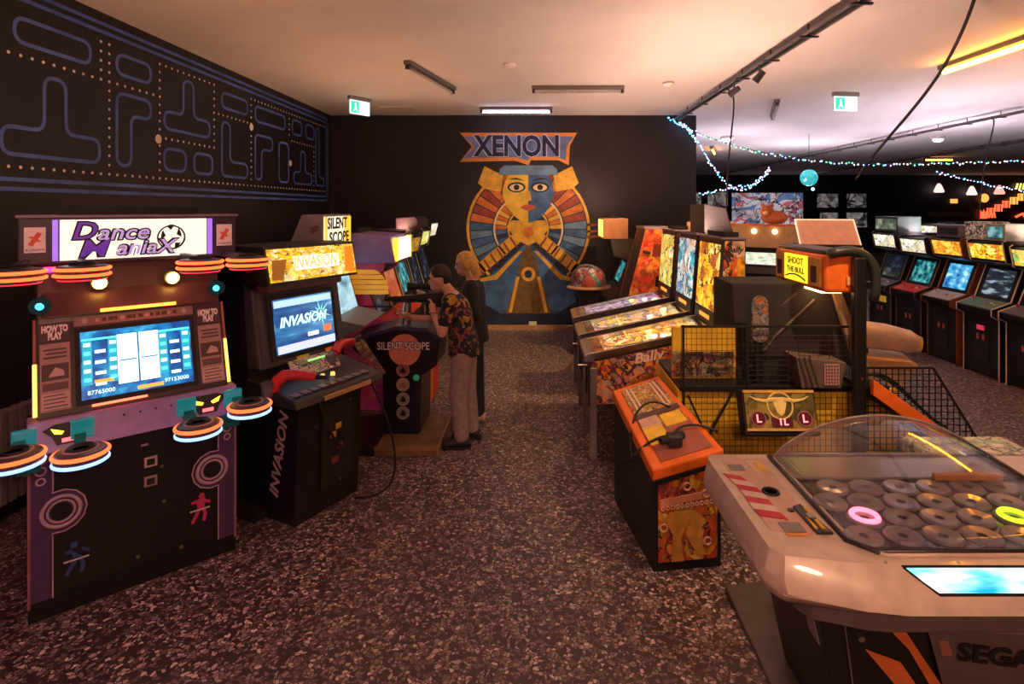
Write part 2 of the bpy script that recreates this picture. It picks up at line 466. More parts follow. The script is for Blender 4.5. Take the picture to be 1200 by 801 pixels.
# ------------------------------------------------------------------ round emblem mural and letter sign on the back wall (generic stand-in design)
def emblem():
    t = thing('emblem_mural', 'large round orange and blue painted emblem with two-tone mask', 'mural', (-0.17, WALL_B, 0))
    GOLD = mat('mural_gold', (0.75,0.42,0.05), 0.5, var=0.25, scale=7)
    ORG = mat('mural_orange', (0.62,0.17,0.03), 0.5, var=0.4, scale=6)
    DRED = mat('mural_red', (0.30,0.05,0.03), 0.5, var=0.4, scale=6)
    BLU = mat('mural_blue', (0.05,0.13,0.30), 0.5, var=0.5, scale=5)
    NAVY = mat('mural_navy', (0.015,0.025,0.06), 0.5, var=0.5, scale=5)
    SKY = mat('mural_skyblue', (0.13,0.25,0.40), 0.5, var=0.3, scale=5)
    PALE = mat('mural_cream', (0.80,0.62,0.38), 0.5)
    MASKY = mat('mural_mask_yellow', (0.80,0.52,0.06), 0.5, var=0.2, scale=5)
    cz = 1.83; R = 1.13
    d = lambda k: -0.002*k
    def sector(name, r0, r1, a0, a1, k, m, n=8, sx=1.0):
        pts = []
        for i in range(n+1):
            a = math.radians(a0+(a1-a0)*i/n); pts.append((r1*math.sin(a)*sx, cz+r1*math.cos(a)))
        for i in range(n+1):
            a = math.radians(a1+(a0-a1)*i/n); pts.append((r0*math.sin(a)*sx, cz+r0*math.cos(a)))
        B().slab(pts, d(k+1), d(k)).build(name, m, t)
    # lower dark field and disc
    B().slab([(-.98,.06),(.98,.06),(1.0,.7),(.75,1.1),(-.75,1.1),(-1.0,.7)], d(1), 0).build('lower_field', NAVY, t)
    B().disc((0,d(1),cz), R, 1, -.002, 48).build('disc', NAVY, t)
    mats = [ORG,DRED,ORG,BLU,SKY,BLU,NAVY,NAVY]
    for i in range(28):
        a0 = -128+i*256/28; a1 = a0+256/28*.86
        am = abs((a0+a1)/2)
        m = (ORG if i%2 else DRED) if am < 85 else (SKY if i%2 else BLU)
        sector('wedge', .66, 1.06, a0, a1, 2, m, 4)
        m2 = (GOLD if i%2 else ORG) if am < 95 else (BLU if i%2 else NAVY)
        sector('wedge', .40, .62, a0, a1, 2, m2, 4)
    for r, w, m in ((R,.05,GOLD),(.64,.035,PALE),(.38,.03,GOLD)):
        sector('ring', r-w, r, -140, 140, 3, m, 40)
    # rays out to the right
    for i, (z,l) in enumerate(((1.92,.55),(1.80,.42),(1.70,.32))):
        B().slab([(1.08,z),(1.08+l,z+.015),(1.08+l,z-.015),(1.08,z-.05)], d(4), d(3)).build('ray', DRED, t)
    # banded ladders descending from the middle
    for s in (-1,1):
        B().slab([(s*.10,1.62),(s*.30,1.72),(s*1.12,1.02),(s*1.0,.86)], d(4), d(3)).build('ladder', GOLD, t)
        for k in range(7):
            f=(k+.5)/7; x=.2+f*.84; z=1.66-f*.72
            B().slab([(s*(x-.06),z-.10),(s*(x-.035),z-.125),(s*(x+.085),z+.05),(s*(x+.06),z+.08)], d(5), d(4)).build('rung', DRED, t)
    # blue cloudy lower field between them
    B().slab([(0,1.6),(.82,.86),(.88,.5),(.5,.28),(-.5,.28),(-.88,.5),(-.82,.86)], d(4), d(3)).build('lower_blue', BLU, t)
    B().slab([(-.42,.28),(.42,.28),(.20,1.0),(.12,1.35),(0,1.55),(-.12,1.35),(-.20,1.0)], d(5), d(4)).build('plinth', mat('mural_brown',(0.16,0.09,0.03),0.5,var=.4,scale=9), t)
    for s in (-1,1):
        B().slab([(s*.10,1.42),(s*.17,1.42),(s*.62,.98),(s*.9,.92),(s*.9,.86),(s*.58,.90)], d(6), d(5)).build('brace', GOLD, t)
        B().slab([(s*.16,.95),(s*.22,.95),(s*.36,.3),(s*.30,.3)], d(6), d(5)).build('brace', GOLD, t)
    B().disc((0,d(5),1.0), .13, 1, -.002, 24).build('boss', GOLD, t)
    B().disc((0,d(6),1.0), .07, 1, -.002, 24).build('boss', NAVY, t)
    # collar
    B().slab([(-.30,1.98),(.30,1.98),(.40,1.86),(.20,1.62),(0,1.52),(-.20,1.62),(-.40,1.86)], d(6), d(5)).build('collar', GOLD, t)
    B().slab([(-.07,1.86),(.07,1.86),(.11,1.74),(0,1.64),(-.11,1.74)], d(7), d(6)).build('collar_gem', ORG, t)
    # plain two-tone mask and cap
    mask = []
    for i in range(32):
        a = 2*PI*i/32
        w = .47 - .10*max(0,-math.cos(a)); mask.append((w*math.sin(a), 2.46+.52*math.cos(a)))
    L = [p for p in mask if p[0] <= 1e-6]
    Rr = [p for p in mask if p[0] >= -1e-6]
    L.sort(key=lambda p: p[1]); Rr.sort(key=lambda p: p[1])
    B().slab(L, d(8), d(6)).build('mask_half', MASKY, t)
    B().slab(Rr, d(8), d(6)).build('mask_half', BLU, t)
    B().slab([(-.54,2.81),(.54,2.81),(.52,2.92),(.44,2.985),(-.44,2.985),(-.52,2.92)], d(9), d(7)).build('cap', SKY, t)
    for s in (-1,1):
        B().slab([(s*.46,2.80),(s*.80,2.97),(s*.92,2.66),(s*.80,2.56),(s*.50,2.50)], d(8), d(6)).build('side_fan', GOLD, t)
        B().slab([(s*.215+.165*math.cos(a), 2.585+.095*math.sin(a)) for a in [2*PI*i/16 for i in range(16)]], d(9), d(8)).build('eye_shadow', NAVY if s<0 else INK, t)
        eye = [(s*.215+.13*math.cos(a), 2.58+.065*math.sin(a)) for a in [2*PI*i/16 for i in range(16)]]
        B().slab(eye, d(10), d(8)).build('eye', PALE, t)
        B().disc((s*.215,d(10),2.585), .052, 1, -.002, 16).build('pupil', INK, t)
        B().slab([(s*.05,2.70),(s*.22,2.76),(s*.38,2.73),(s*.22,2.725)], d(10), d(8)).build('brow', INK, t)
    B().slab([(-.03,2.52),(.03,2.52),(.055,2.34),(-.055,2.34)], d(10), d(8)).build('nose', GOLD, t)
    B().slab([(-.15,2.225),(-.05,2.275),(0,2.26),(.05,2.275),(.15,2.225),(.05,2.16),(-.05,2.16)], d(10), d(8)).build('mouth', mat('mural_lip',(0.55,0.12,0.06),0.5), t)
    # ledge under the mural
    s = thing('mural_ledge', 'narrow wooden ledge along the floor under the round mural', 'ledge', (-0.12, WALL_B, 0))
    B().box(-.95,1.0,-.08,-.013,.0,.075).build('board', mat('pale_wood',(0.42,0.24,0.11),0.5), s)
    B().box(-.04,.10,-.06,-.03,.075,.14).build('plaque', WHITE, s)
    # sign
    g = thing('letter_sign', 'letter sign with orange zigzag border and dark blue letters on back wall', 'sign', (-0.36, WALL_B, 0))
    base = [(-1.06,3.58),(-.84,3.33),(-1.06,3.05),(-.05,3.07),(.20,2.99),(.24,3.08),(.74,3.08),(.93,2.99),(.95,3.34),(1.08,3.58)]
    B().slab(base, -.012, 0).build('border', mat('sign_orange',(0.85,0.32,0.05),.5), g)
    inner = [(x*.94, 3.31+(z-3.31)*.74) for x,z in base]
    B().slab(inner, -.016, -.012).build('field', mat('sign_blue',(0.17,0.24,0.48),.5,var=.4,scale=4), g)
    text('XENON', .52, mat('sign_white',(0.62,0.66,0.8),.5), g, (-.01,-.018,3.32), bold=.030, w=1.62, ext=.002, name='letter_outline')
    text('XENON', .52, mat('sign_navy',(0.012,0.018,0.06),.5), g, (-.01,-.022,3.32), bold=.016, w=1.56, ext=.002)
emblem()

# ------------------------------------------------------------------ ceiling fittings
def batten(name, label, loc, rz, L, lit=None, es=0, group=None):
    t = thing(name, label, 'ceiling lamp', loc, rz, group)
    B().box(-L/2,L/2,-.045,.045,-.05,0).build('housing', mat('batten_grey',(0.17,0.15,0.14),.5), t, .006)
    m = lamp_mat('tube_'+name+str(es), lit, es) if lit else mat('tube_off',(0.5,0.44,0.4),.4)
    B().cone((-L/2+.05,0,-.085),(L/2-.05,0,-.085),.026 if es>30 else .017,seg=10).build('tube', m, t, smooth=True)
    for s in (-1,1): B().box(s*(L/2-.025)-.02,s*(L/2-.025)+.02,-.025,.025,-.10,-.05).build('end_cap', DARK, t)
    return t
batten('ceiling_batten','short unlit dark ceiling batten above the maze mural end',(-1.34,7.25,CEIL),math.radians(78),1.5)
batten('ceiling_batten','long unlit ceiling batten running across in front of the letter sign',(.56,7.9,CEIL),0,1.28)
batten('wall_washer_tube','lit violet-white tube on ceiling just above the letter sign',(-.36,9.55,CEIL),0,1.22,(0.80,0.72,1.0),16)
batten('orange_tube_lamp','long glowing orange tube on ceiling at upper right',(4.82,5.55,CEIL),PI/2,2.5,(1.0,0.32,0.015),60)
batten('far_orange_tube_lamp','distant orange tube on ceiling behind the hanging cable drop',(5.0,16.2,CEIL),math.radians(70),1.6,(1.0,0.42,0.05),26)
batten('hall_orange_tube_lamp','distant bright orange fitting above the far right games',(13.4,19.0,CEIL),0,1.0,(1.0,0.38,0.04),26)
batten('hall_batten','thin unlit batten beside the right exit sign',(4.0,9.6,CEIL),math.radians(70),1.6)
for i,(x,y) in enumerate(((6.9,6.9),(12.5,26.0),(9.5,13.5),(4.5,13.5),(18.0,17.0))):
    t = thing('ceiling_spot_lamp', ['round white ceiling lamp right of the orange tube','round white ceiling lamp nearest the far wall','round white ceiling lamp over the middle of the games hall','round white ceiling lamp behind the right exit sign','round white ceiling lamp at the far right of the hall'][i], 'ceiling lamp', (x,y,CEIL))
    B().lathe([(.14,0),(.16,-.03),(.13,-.06)],20).build('rim', WHITE, t, smooth=True)
    B().ball((0,0,-.07),(.11,.11,.06),16,8).build('bulb', lamp_mat('white_lamp',(1.0,.86,.78),14 if i else 5), t, smooth='all')
for i,(x,y) in enumerate(((-.33,6.7),(1.77,7.7))):
    o = B().lathe([(.075,0),(.08,-.02),(.05,-.045),(.02,-.05)],18).build('smoke_detector', WHITE, None, smooth=True, loc=(x,y,CEIL))
    tag(o, ['white smoke detector near the middle of the ceiling','white smoke detector beside the ceiling cable tray'][i], 'smoke detector')

def exit_sign(label, x, y, rz, s=1.0):
    t = thing('exit_sign', label, 'sign', (x,y,CEIL), rz)
    B().box(-.2,.2,-.035,.035,-.06,0).build('housing', MIDGREY, t, .005)
    B().box(-.18,.18,-.012,.012,-.27,-.06).build('plate', lamp_mat('exit_white',(0.75,1.0,0.92),1.1), t, .004)
    G = lamp_mat('exit_green',(0.02,0.62,0.36),1.3)
    for f in (-1,1):
        B().box(-.165,-.02,min(f*.0125,f*.0135),max(f*.0125,f*.0135),-.25,-.08).build('pictogram_field', G, t)
        W = lamp_mat('exit_white',(0,0,0),0)
        p = B(); p.disc((-.085,f*.0136,-.115),.016,1,f*.001,10)
        p.slab([(-.10,-.135),(-.07,-.135),(-.065,-.18),(-.04,-.235),(-.055,-.238),(-.085,-.19),(-.11,-.23),(-.13,-.228),(-.1,-.175)], f*.0136, f*.0146)
        p.build('running_figure', W, t)
    return t
exit_sign('green exit sign on ceiling by the maze mural', -2.72, 8.7, math.radians(55))
exit_sign('green exit sign on ceiling over the games hall', 4.52, 8.35, math.radians(8))
o = B().box(-.28,.28,-.12,.12,-.03,0).build('ceiling_hatch', mat('hatch_white',(0.6,0.56,0.52),.6), None, .004, loc=(-2.35,9.55,CEIL)); tag(o,'pale flat ceiling panel beside the left exit sign','ceiling panel')

def tray(label, x, ya, yb, xb=None):
    t = thing('cable_tray', label, 'cable tray', (0,0,CEIL))
    xb = x if xb is None else xb
    P = lambda f,dx,z: (x+(xb-x)*f+dx, ya+(yb-ya)*f, z)
    for dx in (-.045,.045): B().bar(P(0,dx,-.10),P(1,dx,-.10),.022).build('rail', mat('tray_grey',(0.12,0.10,0.10),.5), t)
    m = B()
    for dx,z,r in ((-.02,-.085,.012),(.01,-.08,.014),(.03,-.088,.010)): m.tube([P(k/8,dx+.006*math.sin(k*2.3+z*90),z) for k in range(9)], r, 6)
    m.build('cables', CABLE, t)
    n = int(abs(yb-ya)/.8)
    for k in range(n+1):
        f = k/n
        a = P(f,-.09,-.115); b = P(f,.09,-.115)
        B().box(a[0],b[0],a[1]-.015,a[1]+.015,-.125,-.11).build('bracket', DARK, t)
        c = P(f,0,0); B().cone((c[0],c[1],-.11),(c[0],c[1],0),.008,seg=6).build('hanger', DARK, t)
    return t
tray('black cable tray running along the ceiling toward the back wall edge', 2.50, 1.0, 10.35)
tray('long cable tray across the games hall ceiling on the right', 7.9, 5.0, 27.0, 8.6)
tray('thin cable tray farthest right on the hall ceiling', 11.2, 8.0, 28.0, 13.0)

def cable(name, label, pts, r=.012):
    o = B().tube(pts, r, 8).build(name, CABLE, None, smooth='all')
    return tag(o, label, 'cable')
def bez(ps, n=16):
    out = []
    ps = [Vector(p) for p in ps]
    for i in range(n+1):
        t = i/n; q = ps[:]
        while len(q) > 1: q = [q[k]*(1-t)+q[k+1]*t for k in range(len(q)-1)]
        out.append(q[0])
    return out
cable('sagging_cable','thick black cable sagging from ceiling toward the hall games',bez([(3.50,4.55,3.89),(3.72,5.1,3.5),(3.72,5.4,3.25),(3.5,5.8,2.9),(3.36,6.0,2.5)],22),.014)
cable('cable_drop','thin vertical cable dropping from cable tray behind pinball row',bez([(2.52,7.6,3.8),(2.75,7.6,3.72),(2.52,7.6,3.3),(2.52,7.6,2.06)],14),.011)
cable('hall_cable_drop','thin vertical cable dropping from the hall cable tray',bez([(7.98,10.0,3.8),(8.15,10.0,3.7),(7.75,10.0,3.3),(7.75,10.0,1.5)],14),.011)

def fairy(label, pts, n, cols, es, seed):
    random.seed(seed)
    t = thing('fairy_light_string', label, 'string lights')
    B().tube(pts, .006, 5).build('wire', CABLE, t)
    L = [0]
    for a,b in zip(pts[:-1],pts[1:]): L.append(L[-1]+(Vector(b)-Vector(a)).length)
    groups = {}
    for k in range(n):
        s = L[-1]*(k+.5)/n
        i = max(j for j in range(len(L)) if L[j] <= s)
        i = min(i, len(pts)-2)
        p = Vector(pts[i]).lerp(Vector(pts[i+1]), (s-L[i])/max(1e-6,L[i+1]-L[i]))
        c = random.choice(cols)
        groups.setdefault(c, B()).ball(p+Vector((random.uniform(-.02,.02),random.uniform(-.02,.02),random.uniform(-.03,.01))), .014, 6, 4)
    for i,(c,m) in enumerate(groups.items()): stuff(m.build('bulbs', lamp_mat('fairy_%.2f_%.2f_%.2f'%c, c, es), t))
cool = [(0.25,0.45,1.0),(0.15,0.8,1.0),(0.75,0.8,1.0),(0.55,0.35,1.0)]
multi = cool+[(0.1,1.0,0.45),(1.0,0.85,0.6)]
fairy('blue and white fairy lights looping down at the black wall corner', bez([(2.55,10.3,3.78),(2.95,9.6,3.3),(3.0,9.6,2.3),(3.6,9.8,2.3),(4.05,9.9,2.9)],24)+[(3.9,9.9,2.75),(3.7,9.9,2.6),(3.4,9.9,2.58),(3.1,9.9,2.5),(2.85,10.0,2.45)], 110, cool, 4, 1)
fairy('long garland of coloured fairy lights strung across the games hall', bez([(2.55,10.3,3.75),(3.3,10.2,3.25),(4.6,10.3,3.05),(5.6,10.4,2.95),(6.5,10.4,2.9),(8.3,10.2,3.15),(10.4,10.0,3.0)],30), 130, multi, 4, 2)
fairy('short string of fairy lights hanging near the far red lettering', bez([(7.4,10.6,2.88),(8.2,10.6,2.72),(8.8,10.6,2.5),(9.6,10.6,2.5)],14), 40, cool, 4, 3)
fairy('cluster of blue fairy lights wound on the wall top corner', bez([(2.35,10.25,3.85),(2.6,10.3,3.65),(2.7,10.3,3.75),(2.85,10.3,3.55),(2.6,10.3,3.8),(2.9,10.3,3.4)],12), 26, [(0.1,0.5,1.0),(0.1,0.9,0.9),(0.2,0.3,1.0)], 6, 4)

def disco():
    t = thing('mirror_ball', 'turquoise lit mirror ball hanging in the games hall', 'mirror ball', (6.2,13.0,2.9))
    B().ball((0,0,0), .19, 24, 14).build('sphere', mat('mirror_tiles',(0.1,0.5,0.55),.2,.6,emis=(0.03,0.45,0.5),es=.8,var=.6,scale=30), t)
    B().cone((0,0,.18),(0,0,1.0),.006,seg=6).build('hanging_wire', CABLE, t)
    B().ball((.09,0,-.26),.035,10,6).build('small_lamp', lamp_mat('lamp_cyan',(0.3,0.9,1.0),6), t)
disco()

# added lamps to brighten the ceiling: bars on cabinet tops, tall lamps behind viewpoint
def uplight(label, x, y, z, rz, L, col, es):
    s = 1 if (x > 0 and rz > 1) else -1      # lip hides the added strip from the camera side
    t = thing('uplight_bar', label, 'lamp', (x,y,z), rz)
    B().box(-L/2,L/2,-.06,.06,0,.012).build('base', DARK, t)
    B().box(-L/2,L/2,s*.06-.005,s*.06+.005,.0,.045).build('side_lip', RUBBER, t)
    if rz > 1: B().box(-L/2-.005,-L/2+.005,-.06,.06,.0,.045).build('end_lip', RUBBER, t)
    B().box(-L/2+.01,L/2-.01,-.05,.05,.012,.02).build('light_strip', lamp_mat('uplight_%.1f_%.1f'%(x,y),col,es), t)
def added_torchiere(label, x, y, col, es):  # added, unseen lamp that brightens the ceiling
    t = thing('torchiere_lamp', label, 'lamp', (x,y,0))
    B().lathe([(.16,0),(.16,.02),(.03,.04)],20).build('base', DARK, t, smooth=True)
    B().cone((0,0,.03),(0,0,1.9),.014,seg=10).build('pole', DARK, t)
    B().lathe([(.03,1.88),(.17,1.98),(.19,2.02),(.17,2.0)],20).build('bowl', DARK, t, smooth=True)
    B().disc((0,0,1.985),.15,2,.006,20).build('light_disc', lamp_mat('torch_%.1f'%x,col,es), t)
WARM=(1.0,.50,.30); PEACH=(1.0,.58,.42); LAV=(.95,.78,.92); AMB=(1.0,.45,.22)
uplight('uplight bar on the dance machine marquee', -2.52,3.52,2.163,math.radians(42.5),.7, AMB, 64)
uplight('uplight bar on the sunset cabinet hood', -2.05,6.55,1.935,PI/2,.5, AMB, 81)
uplight('uplight bar on the striped cabinet', -1.98,8.0,1.842,PI/2,.5, WARM, 101)
uplight('uplight bar on the nearest pinball backbox', 1.72,5.29,1.947,PI/2,.5, PEACH, 337)
uplight('uplight bar on the third pinball backbox', 1.72,6.98,1.947,PI/2,.5, PEACH, 247)
uplight('uplight bar on the amber hood cabinet', 1.22,9.25,2.042,PI/2,.4, PEACH, 162)
uplight('uplight bar on the middle front row hall cabinet', 6.35,8.98,1.762,PI/2,.5, LAV, 357)
uplight('uplight bar on the nearest front row hall cabinet', 6.35,6.8,1.742,PI/2,.5, PEACH, 283)
uplight('uplight bar on a far facing cabinet', 4.35,12.6,1.742,.15,.5, LAV, 421)
uplight('uplight bar on the distant facing cabinet', 6.9,14.7,1.782,.15,.5, LAV, 514)
uplight('uplight bar on the end cabinet of the back row', 8.2,11.3,1.902,PI/2,.5, LAV, 468)
added_torchiere('tall uplight lamp behind the viewpoint on the left', -2.2,-1.2,(1.0,.40,.36),260)
def added_globe(label, x, y, z, col, es):  # added, unseen globe that lights the machine fronts and floor
    t = thing('globe_floor_lamp', label, 'lamp', (x,y,0))
    B().lathe([(.18,0),(.18,.02),(.03,.05)],20).build('base', DARK, t, smooth=True)
    B().cone((0,0,.03),(0,0,z-.14),.014,seg=10).build('pole', DARK, t)
    B().ball((0,0,z),.16,18,12).build('globe', lamp_mat('globe_%.1f'%x,col,es), t, smooth='all')
added_globe('warm globe lamp on a tall pole behind the viewpoint', .9,-.9,2.75,(1.0,.50,.30),180)
added_globe('rose globe lamp on a tall pole at the left rear', -2.6,-1.6,2.6,(1.0,.30,.44),80)
def track_spot(label, x, y, target, col, watt, deg):
    t = thing('track_spot', label, 'spot lamp', (x,y,CEIL-.108))
    d = (Vector(target)-Vector((x,y,CEIL-.26))).normalized()
    B().cone((0,0,0),(0,0,-.10),.010,seg=8).build('stem', DARK, t)
    c = Vector((0,0,-.13))
    B().cone(c-d*.07,c+d*.07,.035,.045,16,False).build('can', DARK, t, smooth=True)
    B().cone(c+d*.045,c+d*.05,.036,.036,16).build('lens', lamp_mat('spot_lens',(1.0,.7,.45),6), t)
    l = bpy.data.lights.new('spot_light','SPOT'); l.energy = watt; l.color = col; l.spot_size = math.radians(deg); l.spot_blend = .8; l.shadow_soft_size = .04
    o = bpy.data.objects.new('spot_light', l); COL.objects.link(o); o.parent = t
    o.location = c+d*.09; o.rotation_euler = d.to_track_quat('-Z','Y').to_euler()
track_spot('track spot on the cable tray aimed at the round mural', 2.455,7.1,(-.2,10.3,1.7),(1.0,.66,.38),420,44)
track_spot('track spot on the cable tray aimed at the aisle floor', 2.455,6.3,(-.1,8.2,0),(1.0,.58,.25),420,60)
track_spot('nearest track spot on the cable tray aimed at the caged game', 2.455,2.6,(1.7,4.3,.7),(1.0,.62,.34),260,62)  # added spot, brightens the caged game
# ------------------------------------------------------------------ dance machine
def dance_machine():
    t = thing('dance_machine', 'big dance arcade machine with white lit marquee and glowing ring sensors', 'arcade machine', (-2.33,3.35,0), math.radians(42.5))
    B().prism([(0,0.02),(.68,0.02),(.68,.92),(0,.92)], -.5, .5).build('base_cabinet', BLACK, t, .008)
    B().box(-.5,.5,-.012,.66,0,.10).build('kick_plate', mat('kick_black',(0.006,0.005,0.006),.5), t)
    LINE = mat('pale_pinstripe', (0.62,0.42,0.48), .5)
    for s in (-1,1):
        # pillar with rounded bulge round the port
        poly = [(s*.5,.10),(s*.40,.10),(s*.40,.43)]
        for k in range(9):
            a = -PI/2 - .3 + (PI+.6)*k/8
            poly.append((s*(.37-.115*math.cos(a)), .555+.115*math.sin(a)))
        poly += [(s*.40,.68),(s*.40,.92),(s*.5,.92)]
        B().slab(poly, -.012, 0).build('pillar', PURPLE, t, .002)
        B().tube([(x,-.013,z) for x,z in poly[1:-1]], .004, 4).build('pinstripe', LINE, t)
        m = B(); m.torus((s*.365,-.014,.555), .082, .010, 24, 6, 1); m.torus((s*.365,-.013,.555), .058, .006, 24, 6, 1); m.build('port_ring', LINE, t, smooth='all')
        B().disc((s*.365,-.012,.555), .045, 1, -.004, 20).build('port', RUBBER, t)
        B().bar((s*.497,-.012,.08),(s*.497,-.012,.92),.012).build('edge_trim', mat('rose_edge',(0.35,0.16,0.2),.4), t)
        m = B()
        for k in range(3): m.torus((s*.45,-.014,.74+k*.055), .018+.004*(k%2), .005, 12, 5, 1)
        m.build('chain_mark', LINE, t)
    # coin parts
    for z,c,b in ((.70,mat('coin_bezel',(0.7,0.5,0.45),.4),BLACK),(.585,mat('coin_plate',(0.45,0.3,0.32),.4),DARK)):
        f = B().box(.01,.075,-.012,0,z-.03,z+.03).build('coin_slot', c, t, .002)
        B().box(.023,.062,-.014,-.011,z-.018,z+.018).build('slot_face', b, f)
    B().box(-.005,.03,-.008,0,.80,.812).build('label_strip', LINE, t)
    for x,z in ((.11,.44),(.10,.655),(-.02,.16),(.2,.13)): B().disc((x,0,z), .010, 1, -.008, 10).build('lock', STEEL, t)
    def dancer(x, z, m, f):
        p = B()
        p.disc((x+f*.01,-.0,z+.075), .017, 1, -.004, 12)
        p.slab([(x-.02,z+.055),(x+.03*f+.0,z+.06),(x+.025,z+.0),(x-.015,z+.005)], -.004, 0)
        p.slab([(x-.012,z+.005),(x+.012,z+.0),(x-.01,z-.04),(x-.035,z-.085),(x-.05,z-.08),(x-.03,z-.035)], -.004, 0)
        p.slab([(x+.005,z+.005),(x+.025,z+.0),(x+.04,z-.04),(x+.03,z-.085),(x+.012,z-.085),(x+.02,z-.04)], -.004, 0)
        p.slab([(x-.05,z+.05),(x-.02,z+.055),(x-.02,z+.035),(x-.045,z+.035)], -.004, 0)
        p.slab([(x+.025,z+.05),(x+.06,z+.03),(x+.055,z+.015),(x+.022,z+.032)], -.004, 0)
        p.build('dancer_decal', m, t)
        B().box(x-.055,x+.055,-.005,0,z-.012,z-.004).build('decal_bar', WHITE, t)
    dancer(.30,.33, mat('decal_red',(0.65,0.05,0.16),.5), 1)
    dancer(-.30,.27, mat('decal_blue',(0.05,0.10,0.28),.5), -1)
    # lilac ledge
    L = B().prism([(-.075,.90),(.12,.90),(.12,1.06),(-.01,1.06)], -.505, .505).build('ledge', LILAC, t, .006)
    lean = math.atan2(.065,.16)
    EYE = lamp_mat('led_yellow',(1.0,.78,.05),2.6); MTH = lamp_mat('led_red',(1.0,.12,.14),2.2)
    for x in (-.335,.33):
        f = B().slab([(-.11,.03),(-.06,.055),(.06,.055),(.11,.03),(.07,-.01),(.05,-.055),(-.05,-.055),(-.07,-.01)], -.004, 0).build('cat_face', INK, t, loc=(x,-.050,.985), rot=(-lean,0,0))
        for s in (-1,1): B().slab([(s*.02,.012),(s*.075,.035),(s*.06,.005),(s*.03,-.003)], -.008, -.004).build('eye', EYE, f)
        B().box(-.03,.03,-.008,-.004,-.045,-.025).build('mouth', MTH, f)
    for x in (-.5,.5): B().box(x-.012,x+.012,-.06,-.04,.94,1.03).build('corner_light', lamp_mat('led_white',(0.75,.7,1.0),1.6), t)
    for k in range(8): B().disc((-.13+.038*k,-.055,.925+(k%2)*.10), .006, 1, -.008, 8).build('bolt', DARK, t)
    # monitor board
    bw, bh = .93, .55; tl = math.atan2(.20,.51); ct, st = math.cos(tl), math.sin(tl)
    M = lambda x,h,o: (x, .02+st*h-ct*o, 1.06+ct*h+st*o)   # along the leaning board; o out of its face
    FR = mat('monitor_frame', (0.05,0.03,0.035), .4)
    panel('monitor_board', FR, t, bw, bh, .05, M(0,bh/2,-.025), tl, bevel=.006)
    CARD = mat('howto_card',(0.40,0.22,0.22),.5,emis=(.5,.25,.25),es=.05); CINK = mat('howto_ink',(0.10,0.05,0.06),.5); CPALE = mat('howto_pale',(0.58,0.36,0.33),.5,emis=(.5,.3,.28),es=.06)
    for s in (-1,1):
        cd = panel('howto_card', CARD, t, .13, .37, .004, M(s*.385,.22,.003), tl)
        for k in range(3): B().box(-.05+.01*(k==1),.05,-.004,-.002,.145-k*.022,.155-k*.022).build('print_line', CINK, cd)
        B().box(-.058,.058,-.004,-.002,-.02,.07).build('print_picture', CINK, cd)
        B().slab([(-.03,.0),(.0,.05),(.035,.03),(.04,.0)],-.006,-.004).build('picture_spot', CPALE, cd)
        B().box(-.055,.055,-.004,-.002,-.075,-.035).build('print_picture', mat('howto_plum',(0.16,0.07,0.09),.5), cd)
        B().box(-.06,.06,-.004,-.002,-.175,-.09).build('print_block', CPALE, cd)
        for k in range(4): B().box(-.05,.05-.012*(k%2),-.006,-.004,-.166+k*.02,-.160+k*.02).build('print_line', CINK, cd)
        panel('card_header', mat('card_header',(0.09,0.05,0.06),.5), t, .13, .09, .004, M(s*.385,.465,.003), tl)
        text('HOW TO\nPLAY', .052, mat('card_letter',(0.85,0.62,0.6),.5,emis=(0.8,.5,.5),es=.15), t, M(s*.385,.465,.007), tl, bold=.003, w=.115)
        B().tube([M(s*.472,.02,.0),M(s*.472,.30,.0)], .009, 8).build('side_tube', lamp_mat('neon_amber',(1.0,.42,.06),4.5), t, smooth=True)
        B().tube([M(s*.472,.30,.0),M(s*.472,.55,.0)], .008, 8).build('side_tube', mat('tube_rose',(0.5,0.18,0.14),.3), t, smooth=True)
    ts = panel('title_strip', mat('strip_rose',(0.34,0.17,0.17),.5,emis=(.5,.22,.2),es=.05), t, .60, .055, .004, M(0,.515,.003), tl)
    for k in range(14): B().box(-.20+k*.03,-.185+k*.03+.006*(k%3),-.004,-.002,-.012,.010).build('print_mark', CINK if k%4 else CPALE, ts)
    for s_ in (-1,1): B().ball((s_*.25,-.002,0),(.014,.003,.018),10,6).build('print_face', CPALE, ts)
    bz = panel('bezel', RUBBER, t, .60, .44, .006, M(0,.255,.004), tl)
    SCR = screen_mat('dance_screen', [(0.0,0.03,0.16),(0.0,0.08,0.32),(0.0,0.22,0.55),(0.05,0.5,0.8)], 1.1, (6,1,4), 2.0)
    panel('screen', SCR, t, .55, .385, .004, M(0,.255,.009), tl)
    SW = lamp_mat('screen_white',(0.72,1.0,1.0),1.5); SB = lamp_mat('screen_blue',(0.02,0.18,0.6),.8); SO = lamp_mat('screen_orange',(1.0,.35,.05),1.6)
    for x in (-.055,.052): panel('lane', SW, t, .098, .29, .002, M(x,.265,.012), tl)
    for x in (-.055,.052): panel('lane_bar', SB, t, .085, .007, .002, M(x,.255,.014), tl)
    SC_ = lamp_mat('screen_teal',(0.02,.42,.6),1.0)
    for x in (-.245,-.125,.125,.245):
        panel('lane', SC_, t, .045, .26, .002, M(x,.27,.0115), tl)
        for k in range(5): panel('lane_mark', SW if (k+int(x*100))%3 else lamp_mat('screen_cyan',(0.1,.85,1.0),1.3), t, .03, .02, .002, M(x,.17+k*.05,.0135), tl)
